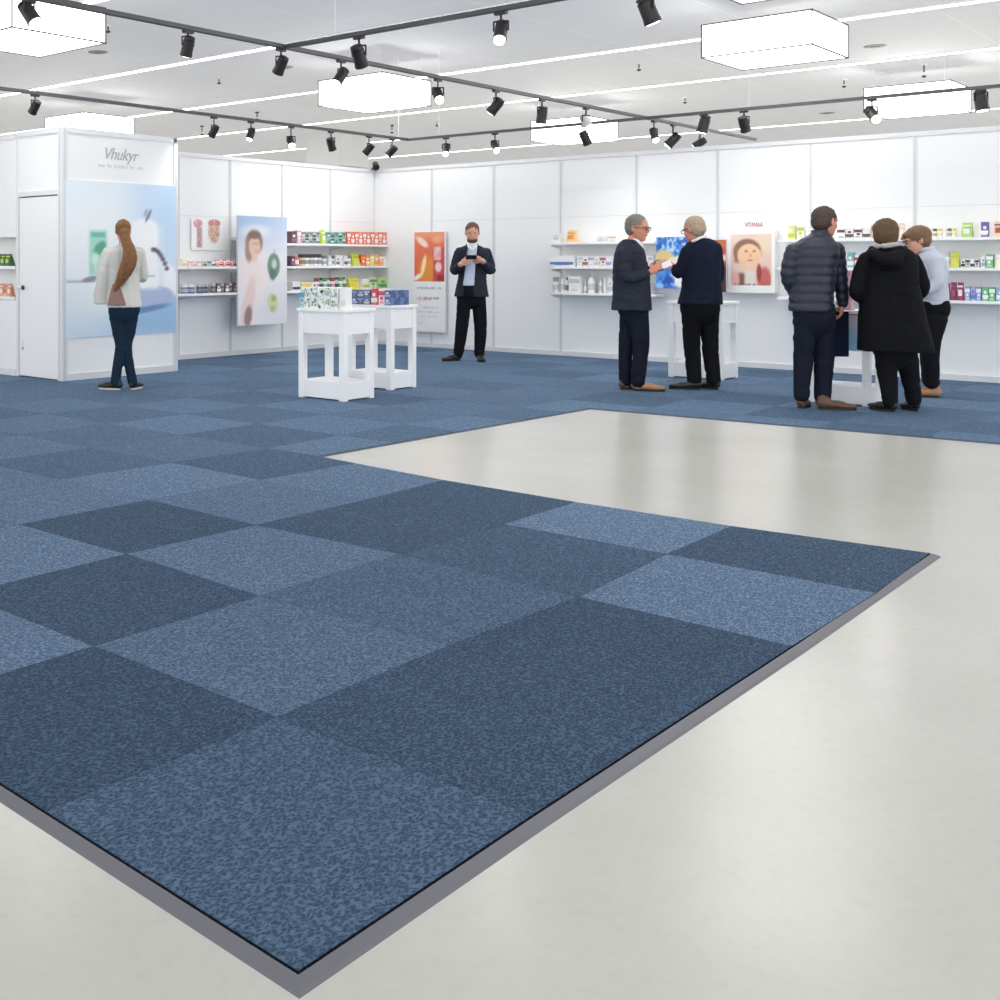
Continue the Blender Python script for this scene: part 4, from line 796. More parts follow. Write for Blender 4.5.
# ================================================================= PEOPLE
def cmr(pts, per=4):
    """Catmull-Rom through tuples of numbers"""
    out = []; n = len(pts)
    for i in range(n - 1):
        p0, p1, p2, p3 = pts[max(i - 1, 0)], pts[i], pts[i + 1], pts[min(i + 2, n - 1)]
        for k in range(per):
            t = k / per
            out.append(tuple(0.5 * (2 * b + (c - a) * t + (2 * a - 5 * b + 4 * c - d) * t * t + (3 * b - a - 3 * c + d) * t ** 3) for a, b, c, d in zip(p0, p1, p2, p3)))
    out.append(tuple(pts[-1])); return out
from mathutils import noise
FOLDS = {'jacket': (.010, 7, 10), 'trousers': (.0075, 6, 12), 'jeans': (.006, 7, 15), 'cardigan': (.012, 10, 7), 'coat': (.011, 6, 5), 'shirt': (.007, 9, 12), 'hair': (.007, 55, 40), 'beard': (.003, 60, 60), 'hood': (.006, 10, 10), 'padded_jacket': (.004, 12, 12), 'scarf': (.006, 20, 20)}
class Fig:
    def __init__(s, name_label, px, py, label):
        s.z = F * EYE / (py - Y0); s.px0 = px; s.root = onfloor(px, py); s.root.z = TH
        r = Vector((s.root.x, s.root.y, 0)).normalized(); s.V = r; s.S = Vector((r.y, -r.x, 0)); s.k = s.z / F
        s.e = empty('person', s.root, label, 'person')
    def P(s, px, py, d=0.0):     # photo position at a depth offset from the feet, in metres
        z = s.z + d; return FWD * z + RGT * ((px - CX) / F * z) + UP * (EYE - (py - Y0) * z / F)
    def dirv(s, deg):            # 0 = away from the camera, 90 = photo right
        a = math.radians(deg); return s.V * math.cos(a) + s.S * math.sin(a)
    # --- closed shapes as (verts, faces)
    def loft(s, rows, per=4, n=20, boxy=2.3, wave=None, absw=False):
        """rows: (px, py, d, half width px, half depth m)"""
        rr = cmr(rows, per); vs = []; fs = []; N = len(rr)
        cap0 = (rr[0][0], rr[0][1], rr[0][2]); 
        for q, (px, py, d, a, b) in enumerate(rr):
            c = s.P(px, py, d); a = max(a, .3) * (s.z + d) / F; b = max(b, .01)
            if wave: w = wave(c.z); a += w; b += w
            for i in range(n):
                t = 2 * math.pi * i / n; cx, sy = math.cos(t), math.sin(t)
                cx = math.copysign(abs(cx) ** (2 / boxy), cx); sy = math.copysign(abs(sy) ** (2 / boxy), sy)
                vs.append(c + s.S * (a * cx) + s.V * (b * sy))
        for q in range(N - 1): fs += [(q * n + i, q * n + (i + 1) % n, (q + 1) * n + (i + 1) % n, (q + 1) * n + i) for i in range(n)]
        fs += [tuple(range(n - 1, -1, -1)), tuple(range((N - 1) * n, N * n))]
        return vs, fs
    def chain(s, pts, per=5, n=12, wave=None, px=True):
        """pts: (px, py, d, r_px); round limb; or world tuples (x,y,z,r) with px=False"""
        if px:
            q = []
            for a in pts: p = s.P(a[0], a[1], a[2]); q.append((p.x, p.y, p.z, a[3] * (s.z + a[2]) / F))
        else: q = pts
        rr = cmr(q, per); vs = []; fs = []; N = len(rr); prev = None; L = 0
        P_ = [Vector(r[:3]) for r in rr]
        ext = []
        d0 = (P_[0] - P_[1]).normalized(); d1 = (P_[-1] - P_[-2]).normalized()
        rings = [(P_[0] + d0 * rr[0][3] * .8, rr[0][3] * .35), (P_[0] + d0 * rr[0][3] * .45, rr[0][3] * .8)] + [(P_[i], rr[i][3]) for i in range(N)] + [(P_[-1] + d1 * rr[-1][3] * .45, rr[-1][3] * .8), (P_[-1] + d1 * rr[-1][3] * .8, rr[-1][3] * .35)]
        M = len(rings); a = None
        for i, (p, r) in enumerate(rings):
            t = (rings[min(i + 1, M - 1)][0] - rings[max(i - 1, 0)][0]).normalized()
            a = t.orthogonal() if a is None else (a - t * a.dot(t)); a.normalize(); b = t.cross(a)
            if i: L += (p - rings[i - 1][0]).length
            rw = r + (wave(L) if wave and 2 < i < M - 3 else 0)
            vs += [p + (a * math.cos(2 * math.pi * k / n) + b * math.sin(2 * math.pi * k / n)) * rw for k in range(n)]
        for q in range(M - 1): fs += [(q * n + i, q * n + (i + 1) % n, (q + 1) * n + (i + 1) % n, (q + 1) * n + i) for i in range(n)]
        fs += [tuple(range(n - 1, -1, -1)), tuple(range((M - 1) * n, M * n))]
        return vs, fs
    def ellipsoid(s, c, ax, ay, az, n=20, m=12):
        vs = [c - az]; fs = []
        for j in range(1, m):
            ph = math.pi * j / m - math.pi / 2
            for i in range(n): th = 2 * math.pi * i / n; vs.append(c + ax * (math.cos(ph) * math.cos(th)) + ay * (math.cos(ph) * math.sin(th)) + az * math.sin(ph))
        vs.append(c + az); top = len(vs) - 1
        for j in range(m - 2): fs += [(1 + j * n + i, 1 + j * n + (i + 1) % n, 1 + (j + 1) * n + (i + 1) % n, 1 + (j + 1) * n + i) for i in range(n)]
        fs += [(0, 1 + (i + 1) % n, 1 + i) for i in range(n)] + [(top, 1 + (m - 2) * n + i, 1 + (m - 2) * n + (i + 1) % n) for i in range(n)]
        return vs, fs
    def union(s, shapes, name, m, vox=0.008, smooth=4, parent=None, label=None, fold=None):
        vs, fs = [], []
        for a, b in shapes:
            k = len(vs); vs += a; fs += [tuple(i + k for i in f) for f in b]
        me = bpy.data.meshes.new(name); me.from_pydata([v - s.root for v in vs], [], fs); me.update()
        bm = bmesh.new(); bm.from_mesh(me)
        bmesh.ops.recalc_face_normals(bm, faces=bm.faces); bm.to_mesh(me); bm.free()
        o = bpy.data.objects.new(name, me); COL.objects.link(o)
        r = o.modifiers.new('r', 'REMESH'); r.mode = 'VOXEL'; r.voxel_size = vox
        if smooth: q = o.modifiers.new('s', 'SMOOTH'); q.iterations = smooth; q.factor = 0.5
        dg = bpy.context.evaluated_depsgraph_get(); dg.update()
        nm_ = bpy.data.meshes.new_from_object(o.evaluated_get(dg)); o.modifiers.clear(); o.data = nm_; bpy.data.meshes.remove(me)
        if fold is None: fold = FOLDS.get(name)
        if fold:
            amp, fr, fz = fold; nn = [v.normal.copy() for v in nm_.vertices]
            for v, n_ in zip(nm_.vertices, nn):
                q = Vector((v.co.x * fr, v.co.y * fr, v.co.z * fz)) + s.root * 3; w_ = noise.noise(q + Vector((0, 0, noise.noise(q * .6) * 2)))
                v.co += n_ * (amp * (w_ * .7 - abs(w_) * 1.1 + (.6 if name in ('trousers', 'jeans') else .3)) if name != 'hair' else amp * w_)
            nm_.update()
        nm_.materials.clear(); nm_.materials.append(m); nm_.polygons.foreach_set('use_smooth', [True] * len(nm_.polygons)); nm_.polygons.foreach_set('material_index', [0] * len(nm_.polygons))
        par = parent or s.e; o.parent = par; ORG0[o.name] = s.root
        if label: o['label'] = label
        return o
    def raw(s, shapes, name, m, parent=None, label=None):
        mb = MB()
        for a, b in shapes: mb.add(a, b, m)
        o = mb.build(name, parent or s.e, smooth=True)
        if label: o['label'] = label
        return o
    # --- head built about its centre; face points along deg, tilt>0 looks down
    def head(s, px, py, d, deg, tilt, h, hairm, hair='short', glasses=False, beard=False, wide=1.0, skin=SKIN, back=0.0):
        """h = chin to crown in metres"""
        C = s.P(px, py, d); Fh = s.dirv(deg); U = UP.copy(); t = math.radians(tilt)
        Fd = (Fh * math.cos(t) - U * math.sin(t)); Ud = (U * math.cos(t) + Fh * math.sin(t)); Lr = Fd.cross(Ud)
        s.hC, s.hF, s.hU, s.hL, s.hh = C, Fd, Ud, Lr, h; w = h * 0.335 * wide
        def pt(f, l, u): return C + Fd * (f * h) + Lr * (l * h) + Ud * (u * h)
        sh = [s.ellipsoid(pt(-.03, 0, .12), Fd * h * .42, Lr * w, Ud * h * .37), s.ellipsoid(pt(.09, 0, -.12), Fd * h * .3, Lr * w * .86, Ud * h * .34),
              s.ellipsoid(pt(.22, 0, -.37), Fd * h * .13, Lr * h * .16, Ud * h * .12), s.ellipsoid(pt(.1, 0, -.28), Fd * h * .26, Lr * w * .74, Ud * h * .18),
              s.ellipsoid(pt(.41, 0, -.06), Fd * h * .075, Lr * h * .05, Ud * h * .09), s.ellipsoid(pt(.375, 0, 0.03), Fd * h * .05, Lr * h * .035, Ud * h * .1),
              s.ellipsoid(pt(.335, 0, .1), Fd * h * .06, Lr * h * .24, Ud * h * .045), s.ellipsoid(pt(.345, 0, -.22), Fd * h * .06, Lr * h * .1, Ud * h * .045)]
        for q in (-1, 1):
            sh.append(s.ellipsoid(pt(-.03, q * w / h * 1.03, -.02), Fd * h * .07 + Lr * q * h * -.02, Lr * h * .03 + Fd * h * .0, Ud * h * .13)); sh.append(s.ellipsoid(pt(.24, q * .17, -.1), Fd * h * .1, Lr * h * .1, Ud * h * .1))
        feats = []
        EYEM = mat('eye_white', (228, 222, 216), .3); PUP = mat('dark_iris', (52, 38, 32), .3); LIP = mat('lips', (172, 98, 90), .5); BROW = mat('brow_' + hairm.name, (70, 52, 42), .9)
        def parts():
            for q in (-1, 1):
                s.raw([s.ellipsoid(pt(.335, q * .13, .02), Fd * h * .028, Lr * h * .05, Ud * h * .024, 10, 6)], 'eye', EYEM)
                s.raw([s.ellipsoid(pt(.352, q * .13, .02), Fd * h * .016, Lr * h * .02, Ud * h * .021, 8, 6)], 'iris', PUP)
                s.raw([s.ellipsoid(pt(.375, q * .13, .095), Fd * h * .018, Lr * h * .075, Ud * h * .014, 10, 6)], 'eyebrow', BROW)
            s.raw([s.ellipsoid(pt(.395, 0, -.225), Fd * h * .02, Lr * h * .085, Ud * h * .02, 10, 6)], 'mouth', LIP)
            hs = []
            if hair in ('short', 'full'):
                g = .022 if hair == 'short' else .045
                hs = [s.ellipsoid(pt(-.075, 0, .17), Fd * h * (.40 + g), Lr * (w + g * h), Ud * h * (.36 + g)), s.ellipsoid(pt(-.16, 0, .0), Fd * h * (.3 + g), Lr * (w * .95 + g * h), Ud * h * (.3 + g))]
                if hair == 'full': hs += [s.ellipsoid(pt(-.14, 0, -.12), Fd * h * .31, Lr * (w + .03 * h), Ud * h * .3), s.ellipsoid(pt(.12, 0, .34), Fd * h * .25, Lr * w * .8, Ud * h * .14)]
            if hair == 'fringe': hs = [s.ellipsoid(pt(-.06, 0, .18), Fd * h * .44, Lr * (w + .05 * h), Ud * h * .37), s.ellipsoid(pt(-.15, 0, .0), Fd * h * .3, Lr * (w + .03 * h), Ud * h * .33), s.ellipsoid(pt(.24, .02, .26), Fd * h * .2, Lr * h * .28, Ud * h * .13), s.ellipsoid(pt(.42, .1, .17), Fd * h * .1, Lr * h * .12, Ud * h * .05)]
            if hair == 'tied': hs = [s.ellipsoid(pt(-.06, 0, .14), Fd * h * .435, Lr * (w + .03 * h), Ud * h * .375), s.ellipsoid(pt(-.2, 0, .0), Fd * h * .25, Lr * w * .95, Ud * h * .27)]
            s.hairobj = s.union(hs + s.extra_hair, 'hair', hairm, .007, 3)
            if beard:
                s.union([s.ellipsoid(pt(.13, 0, -.33), Fd * h * .265, Lr * w * .82, Ud * h * .17), s.ellipsoid(pt(.3, 0, -.36), Fd * h * .1, Lr * h * .15, Ud * h * .1)], 'beard', mat('beard_brown', (88, 62, 48), .95), .006, 2)
            if glasses:
                g = []
                for q in (-1, 1):
                    for k in range(14):
                        a0, a1 = 2 * math.pi * k / 14, 2 * math.pi * (k + 1) / 14
                        p0 = pt(.42, q * .14 + .105 * math.cos(a0), .02 + .07 * math.sin(a0)); p1 = pt(.42, q * .14 + .105 * math.cos(a1), .02 + .07 * math.sin(a1))
                        g.append((p0, p1))
                    g.append((pt(.42, q * .245, .05), pt(.3, q * .36, .04))); g.append((pt(.3, q * .36, .04), pt(-.03, q * .38, .04)))
                g.append((pt(.42, -.035, .03), pt(.42, .035, .03)))
                mb = MB()
                for a, b in g: mb.tube(a, b, .0035, mat('dark_glasses_frame', (70, 40, 40), .35), n=6)
                mb.build('glasses', s.e)
        s.head_parts = parts
        return sh
    extra_hair = []
    def hand(s, wr, dirn, palmn, size=1.0, curl=0.6, thumb=1, spread=0.5):
        """wr wrist point; dirn along the hand; palmn out of the palm; thumb side +1/-1"""
        D = dirn.normalized(); N = (palmn - D * palmn.dot(D)).normalized(); T = D.cross(N) * thumb; k = size
        sh = [s.ellipsoid(wr + D * .05 * k, D * .055 * k, T * .042 * k, N * .017 * k, 14, 8), s.ellipsoid(wr + D * .015 * k, D * .035 * k, T * .03 * k, N * .02 * k, 12, 8)]
        for i, (o_, L) in enumerate(((.031, .074), (.0105, .082), (-.0105, .077), (-.031, .06))):
            b = wr + D * (.085 - .004 * abs(i - 1)) * k + T * o_ * k; a = curl * (.7 + .1 * i); p = b.copy(); ds = []; pts = [tuple(b - D * .03 * k) + (.0092 * k,), tuple(p) + (.0092 * k,)]
            ang = a * .5
            for seg_, r in ((.45, .0088), (.32, .0082), (.23, .0072)):
                dd = (D * math.cos(ang) + N * math.sin(ang)); p = p + dd * L * seg_ * k; pts.append(tuple(p) + (r * k,)); ang += a * .9
            sh.append(s.chain(pts, per=2, n=8, px=False))
        tb = wr + D * .02 * k + T * .03 * k; t1 = tb + (D * .55 + T * .65 + N * .35).normalized() * .035 * k; t2 = t1 + (D * .8 + T * .25 + N * .5).normalized() * .03 * k; t3 = t2 + (D * .85 - T * .05 + N * .5).normalized() * .025 * k
        sh.append(s.chain([tuple(tb) + (.012 * k,), tuple(t1) + (.0105 * k,), tuple(t2) + (.0095 * k,), tuple(t3) + (.008 * k,)], per=2, n=8, px=False))
        return sh
    def shoe(s, px, py, d, deg, m, sole, L=0.29, w=0.05):
        c = s.P(px, py, d); c.z = TH; D = s.dirv(deg); T = D.cross(UP)
        H = c + UP * .031
        up = s.union([s.ellipsoid(H + D * L * .02 + UP * .025, D * .07, T * w * .82, UP * .05), s.ellipsoid(H + D * L * .3 + UP * .015, D * .1, T * w * .95, UP * .036), s.ellipsoid(H + D * L * .55 + UP * .004, D * .1, T * w, UP * .027), s.ellipsoid(H + D * L * .68, D * .06, T * w * .8, UP * .02),
                      s.ellipsoid(H - D * L * .02 + UP * .055, D * .05, T * w * .72, UP * .04)], 'shoe', m, .006, 3)
        mb = MB(); n = 20; ring = []
        for i in range(n):
            t = 2 * math.pi * i / n; x = math.cos(t); ww = w * (1.0 if x > 0 else .82) * (1 - .25 * max(0, x) ** 3)
            ring.append(c + D * (L * .36 + x * L * .52) + T * math.sin(t) * ww * 1.04)
        mb.add([p + UP * .001 for p in ring] + [p + UP * .02 for p in ring], [tuple(range(n - 1, -1, -1)), tuple(range(n, 2 * n))] + [(i, (i + 1) % n, n + (i + 1) % n, n + i) for i in range(n)], sole)
        o = mb.build('sole', up)
        return up
def cloth(name, c, rough=.85, bump=.25, bs=60): return mat(name, c, rough, spec=.12, bump=bump, bscale=bs, noise=.05, nscale=8)
DARKSUIT = cloth('charcoal_suit', (46, 50, 62)); NAVY = cloth('navy_suit', (27, 32, 50)); NAVYT = cloth('dark_navy_trousers', (26, 31, 44)); BLK = cloth('black_trousers', (22, 23, 28)); COATB = cloth('black_coat', (17, 18, 23), .8, .35, 14)
PUFF = mat('puffer_nylon', (32, 38, 56), 0.5, bump=.3, bscale=22); JEAN = cloth('dark_jeans', (30, 47, 64), .9, .3, 40); CARD = cloth('pale_cardigan', (212, 212, 206), .95, .5, 90); SHIRTL = cloth('light_blue_shirt', (196, 208, 228)); SHIRTG = cloth('pale_grey_shirt', (200, 205, 218), .9, .3, 30)
WSH = cloth('white_shirt', (238, 238, 240)); HB = mat('brown_hair', (92, 66, 50), .7, bump=.5, bscale=120); HGREY = mat('grey_hair', (122, 116, 108), .75, bump=.5, bscale=120); HBL = mat('sandy_grey_hair', (176, 156, 132), .75, bump=.5, bscale=120)
HDK = mat('dark_brown_hair', (68, 54, 46), .7, bump=.5, bscale=120); HLB = mat('light_brown_hair', (120, 92, 66), .7, bump=.5, bscale=120); HAU = mat('auburn_hair', (122, 82, 46), .6, noise=.3, nscale=30, bump=.5, bscale=120)
SHB = mat('black_leather', (28, 27, 28), .4); SHT = mat('tan_leather', (172, 128, 92), .5); SHBR = mat('brown_leather', (96, 70, 52), .45); SOLD = mat('dark_sole', (36, 32, 30), .7); SOLW = mat('pale_sole', (205, 200, 190), .6)

# --- 1 woman looking at the blue picture
g = Fig('w', 123, 391, 'woman in pale cardigan and dark jeans, long auburn ponytail, facing the blue picture')
g.extra_hair = [g.chain([(124, 233, -.1, 5.5), (126.5, 242, -.15, 5.2), (129.5, 251, -.19, 6.6), (129, 262, -.2, 7.6), (124.5, 273, -.19, 6.6), (119, 283, -.17, 4.2), (115, 290, -.16, 1.8)], n=14)]
hd = g.head(123.3, 231.5, 0, 8, 12, .235, HAU, 'tied', wide=.92)
la = g.chain([(109, 254, .02, 3.6), (102, 271, .05, 3.8), (108, 277, .24, 3)]); ra = g.chain([(139, 252, .02, 3.8), (143, 275, .05, 3.1), (134, 274, .28, 2.6)])
body = hd + [g.chain([(123.5, 240, .0, 4.6), (123.5, 248, .0, 5)]), g.loft([(123.5, 246, 0, 6, .05), (123.5, 253, 0, 12.5, .085), (124, 270, 0, 13, .09), (124, 290, 0, 13, .09), (124, 306, 0, 14, .1), (124, 318, 0, 13.5, .1)]), la, ra,
    g.chain([(117.5, 316, 0, 5), (120.5, 345, 0, 3), (116.5, 384, 0, 2.4)]), g.chain([(129.5, 316, 0, 5), (126.5, 345, .03, 3), (132, 384, 0.02, 2.4)])]
body += g.hand(g.P(108, 277, .24), g.P(114, 272, .36) - g.P(108, 277, .24), UP, .95) + g.hand(g.P(134, 274, .28), g.P(127, 271, .36) - g.P(134, 274, .28), UP, .95)
g.union(body, 'body', SKIN, .0065); g.head_parts()
g.union([g.loft([(124, 243.5, 0, 6.5, .06), (124, 247, 0, 12, .085), (124.3, 252, 0, 18, .115), (124, 262, 0, 16.5, .125), (124, 276, 0, 15.5, .12), (124, 292, 0, 16, .135), (124.5, 307, 0, 17.5, .15)]), g.chain([(108.5, 252, .02, 6), (102.5, 272, .05, 5.2), (107, 277, .2, 4.2)]), g.chain([(139.5, 252, .02, 5.6), (143.5, 277, .05, 4.6), (137, 275, .22, 4)]),
         g.loft([(109, 256, -.02, 4, .07), (104, 275, -.02, 7, .07), (102.5, 292, -.02, 8.5, .06), (103, 304, -.02, 9.5, .05)], boxy=2)], 'cardigan', CARD, .008)
g.union([g.loft([(115.5, 284, -.128, 3, .02), (116.5, 295, -.137, 7, .025), (117, 305.5, -.148, 9.5, .025)], boxy=2)], 'shirt', cloth('dusty_pink_shirt', (150, 118, 112)), .007, 2)
g.union([g.loft([(124, 301, 0, 14, .12), (124, 309, 0, 15.8, .13), (123.5, 317, 0, 13.5, .11), (123.5, 324, 0, 6, .05)]), g.chain([(117, 316, 0, 8), (118, 328, 0, 7), (121, 345, .0, 5.8), (118, 365, .0, 5.2), (115.5, 383.5, 0, 5)]), g.chain([(130, 316, 0, 8), (129.5, 328, 0.02, 7), (126.5, 345, .03, 5.6), (129, 365, .03, 5), (133, 383.5, .02, 4.6)])], 'jeans', JEAN, .0075)
g.shoe(117, 391.5, 0, -70 + 10, SHB, SOLW, .24, .045); g.shoe(133, 391, .03, 25, SHB, SOLW, .24, .045)

# --- 2 man facing us, holding a phone
g = Fig('m', 468, 361.5, 'bearded man in open navy jacket and pale blue shirt, looking down at a phone'); g.extra_hair = []
hd = g.head(472.3, 233, 0, 180, 14, .255, HB, 'short', beard=True)
lw, rw = g.P(461, 264, -.27), g.P(482, 260.5, -.27)
body = hd + [g.chain([(472, 240, .02, 4.5), (472, 250, .02, 4.8)]), g.loft([(472, 247, 0, 9, .08), (472, 252, 0, 14, .1), (472, 270, 0, 11.5, .11), (471.5, 290, 0, 12, .11), (471, 302, 0, 12, .11)]),
    g.chain([(459, 252, 0, 4.2), (454, 270, -.03, 3.6), (461, 264, -.27, 2.6)]), g.chain([(486, 252, 0, 4.2), (491.5, 270, -.03, 3.6), (482, 260.5, -.27, 2.6)]),
    g.chain([(464.5, 302, 0, 6), (461.5, 328, 0, 4.6), (458, 356, 0, 3.2)]), g.chain([(478.5, 302, 0, 6), (480.5, 328, 0, 4.6), (479.5, 356, -.02, 3.2)])]
body += g.hand(lw, g.P(470, 257.5, -.3) - lw, UP * .3 + g.V, 1.08, .9, -1) + g.hand(rw, g.P(473, 257.5, -.3) - rw, UP * .3 + g.V, 1.08, .9, 1)
g.union(body, 'body', SKIN, .007); g.head_parts()
g.union([g.loft([(472, 245.5, .02, 7, .07), (472, 248.5, .01, 13, .11), (472.5, 253, 0, 16.3, .13), (472.5, 262, 0, 15, .14), (472.3, 275, 0, 13.8, .14), (472, 287, 0, 15.5, .15), (471.5, 296.5, 0, 17.3, .16)]), g.chain([(460, 252, 0, 5.6), (454.5, 270, -.03, 4.9), (459.5, 265.5, -.22, 3.9)]), g.chain([(485.5, 252, 0, 5.6), (491, 270, -.03, 4.9), (483.5, 262, -.22, 3.9)])], 'jacket', DARKSUIT, .008)
g.union([g.loft([(472, 243.5, -.06, 5, .04), (472, 249, -.095, 5.6, .045), (471, 262, -.128, 5.2, .025), (469.5, 275, -.13, 5.2, .025), (468.5, 285.5, -.138, 5.6, .025)], boxy=2.6)], 'shirt', SHIRTL, .006, 3)
g.union([g.chain([(467.5, 243.5, -.03, 1.3), (468.8, 246.5, -.12, 1.5), (471.3, 249.5, -.15, 1.0)]), g.chain([(476.5, 243.5, -.03, 1.3), (475.4, 246.5, -.12, 1.5), (472.9, 249.5, -.15, 1.0)])], 'shirt_collar', WSH, .0055, 1)
for q in (-1, 1):
    g.union([g.chain([(472 + q * 4.5, 244.5, -.06, 1.5), (472 + q * 6.5, 251, -.135, 1.8), (470.8 + q * 6.4, 262, -.15, 1.6), (470 + q * 6, 272, -.153, .9)])], 'lapel', cloth('dark_lapel', (40, 44, 56)), .006, 2)
g.union([g.loft([(471, 285, 0, 12, .13), (471, 296, 0, 14, .13), (471.3, 304, 0, 12, .11), (471.3, 309, 0, 5, .05)]), g.loft([(468.5, 283, -.12, 4.6, .03), (468.8, 291, -.13, 5.2, .03), (469.5, 297.5, -.125, 6.5, .03)], boxy=2), g.chain([(464.5, 298, 0, 7), (461.8, 328, 0, 6.2), (458.3, 354, 0, 4.9)]), g.chain([(478.5, 298, 0, 7), (480.5, 328, 0, 6.2), (479.3, 354, -.02, 4.9)])], 'trousers', BLK, .008)
g.shoe(457.5, 358.8, 0, 232, SHB, SOLD, .28, .05); g.shoe(479.5, 360, -.02, 170, SHB, SOLD, .28, .05)
ph = g.P(471.2, 257.2, -.345); e = empty('phone', ph, 'small dark phone held in both hands by the bearded man', 'phone')
mb = MB(); nn = (-g.V * .75 + UP * -.65).normalized(); uu = nn.cross(g.S).normalized(); mb.obox(ph, g.S * .068, uu * .034, nn * .005, mat('phone_black', (30, 30, 34), .25)); mb.build('case', e, bevel=.003)
mb = MB(); mb.obox(ph - nn * .0055, g.S * .062, uu * .03, nn * .0006, mat('phone_screen', (70, 76, 90), .1)); mb.build('screen', e)

# --- 3 man in profile holding paper
g = Fig('m', 632, 391, 'grey haired man in glasses and charcoal suit standing in profile with white paper'); g.extra_hair = []
hd = g.head(637.5, 228.5, -.02, 112, 6, .262, HGREY, 'short', glasses=True, skin=SKIN2)
wr = g.P(650.5, 272, -.14)
body = hd + [g.chain([(633, 238, 0, 5), (630.5, 247, 0, 5.6)]), g.loft([(630, 246, 0, 9, .12), (630, 254, 0, 12, .16), (630.5, 275, 0, 13, .13), (631.5, 300, 0, 13, .13), (633, 312, 0, 12, .13)]),
    g.chain([(625, 254, -.16, 5), (628.5, 278, -.2, 4.2), (650.5, 272, -.14, 3)]), g.chain([(634, 254, .16, 5), (639, 276, .18, 4.2), (652, 268, .05, 3)]),
    g.chain([(628, 314, .06, 7.4), (626, 347, .06, 5.4), (625, 386, .06, 3.6)]), g.chain([(638, 314, -.06, 7.6), (641, 344, -.08, 5.6), (637.5, 386, -.08, 3.8)])]
body += g.hand(wr, g.P(660, 267, -.12) - wr, g.V, 1.1, .7, 1) + g.hand(g.P(652, 268, .05), g.P(661, 266, .02) - g.P(652, 268, .05), -g.V, 1.05, .7, -1)
g.union(body, 'body', SKIN2, .007); g.head_parts()
g.union([g.loft([(630, 239.5, 0, 6.3, .07), (629, 243.5, 0, 10, .12), (629.8, 250, 0, 13.5, .2), (630, 260, 0, 15.8, .2), (631, 275, 0, 17.6, .17), (631.5, 292, 0, 18, .17), (631.5, 310, 0, 19.3, .19)]), g.chain([(624.5, 253, -.16, 7), (627.5, 277, -.2, 6.2), (646.5, 273.5, -.15, 4.6)]), g.chain([(634, 254, .16, 6.5), (638.5, 276, .18, 6), (649, 269.5, .07, 4.4)])], 'jacket', DARKSUIT, .008)
g.union([g.chain([(627.5, 240.5, 0, 1.3), (631.5, 243, -.085, 1.7), (637, 245.5, -.06, 1.8), (641, 248, 0, 1.9), (643.5, 254, 0.0, 1.9)]), g.loft([(635.5, 238.5, 0, 4.4, .065), (637, 243, 0, 4.8, .07), (641, 250, 0, 3.6, .06)])], 'shirt_collar', WSH, .006, 2)
g.union([g.chain([(631.5, 242.5, -.1, 2.0), (637, 248.5, -.12, 2.2), (642.5, 258, -.1, 2.0), (646.5, 268, -.07, 1.3)])], 'lapel', cloth('dark_lapel', (40, 44, 56)), .006, 2)
g.union([g.loft([(632, 302, 0, 14, .16), (633.5, 312, 0, 14.3, .15), (633.5, 322, 0, 10, .11), (633.5, 330, 0, 4, .05)]), g.chain([(628.5, 316, .05, 8.4), (626, 347, .06, 7), (625, 382, .06, 5.8)]), g.chain([(638, 316, -.05, 10), (640.8, 344, -.08, 8), (637.8, 382.5, -.08, 6.4)])], 'trousers', NAVYT, .008)
g.shoe(638, 391.3, -.06, 92, SHT, SOLD, .29, .052); g.shoe(624, 389.8, .06, 50, SHBR, SOLD, .28, .05)
pp = g.P(665, 265, -.08); e = empty('paper_sheet', pp, 'small white paper sheet passed between the two suited men', 'paper')
mb = MB(); a_ = (g.S * .9 + UP * .4).normalized(); b_ = a_.cross(-g.V * .6 + UP * .8).normalized(); mb.obox(pp, a_ * .062, b_ * .045, a_.cross(b_) * .0015, mat('paper', (240, 240, 243), .6)); mb.build('sheet', e)
bk = g.P(660.5, 270, -.14); e = empty('small_phone', bk, 'small black device in the hands of the man in profile', 'phone')
mb = MB(); mb.obox(bk, a_ * .03, UP * .006, g.V * .02, BLACK); mb.build('case', e, bevel=.002)

# --- 4 man from behind in navy suit
g = Fig('m', 698, 390.5, 'man with short sandy hair in a navy jacket seen from behind, arm bent'); g.extra_hair = []
hd = g.head(694, 230, -.02, 308, 14, .255, HBL, 'short', glasses=True, skin=SKIN2)
wr = g.P(675, 267, .12)
body = hd + [g.chain([(698, 238, 0, 5.3), (701, 247, 0, 6)]), g.loft([(702, 246, 0, 11, .09), (702, 254, 0, 16, .12), (701.5, 275, 0, 14.5, .12), (701, 292, 0, 15, .12), (700.5, 310, 0, 16, .13)]),
    g.chain([(687, 252, 0, 5), (679.5, 273, .04, 4.4), (675, 267, .12, 3)]), g.chain([(717, 252, 0, 5), (717, 277, .1, 4.4), (704, 270, .3, 3)]),
    g.chain([(691, 312, 0, 8), (691.5, 345, .02, 5.8), (694.5, 384, 0, 3.8)]), g.chain([(709.5, 312, 0, 8), (710, 345, .02, 5.8), (714, 384, 0, 3.8)])]
body += g.hand(wr, g.P(668.5, 262.5, .12) - wr, g.V * .5 - UP, 1.1, .7, 1) + g.hand(g.P(704, 270, .3), g.P(696, 266, .36) - g.P(704, 270, .3), -UP, 1.05)
g.union(body, 'body', SKIN2, .007); g.head_parts()
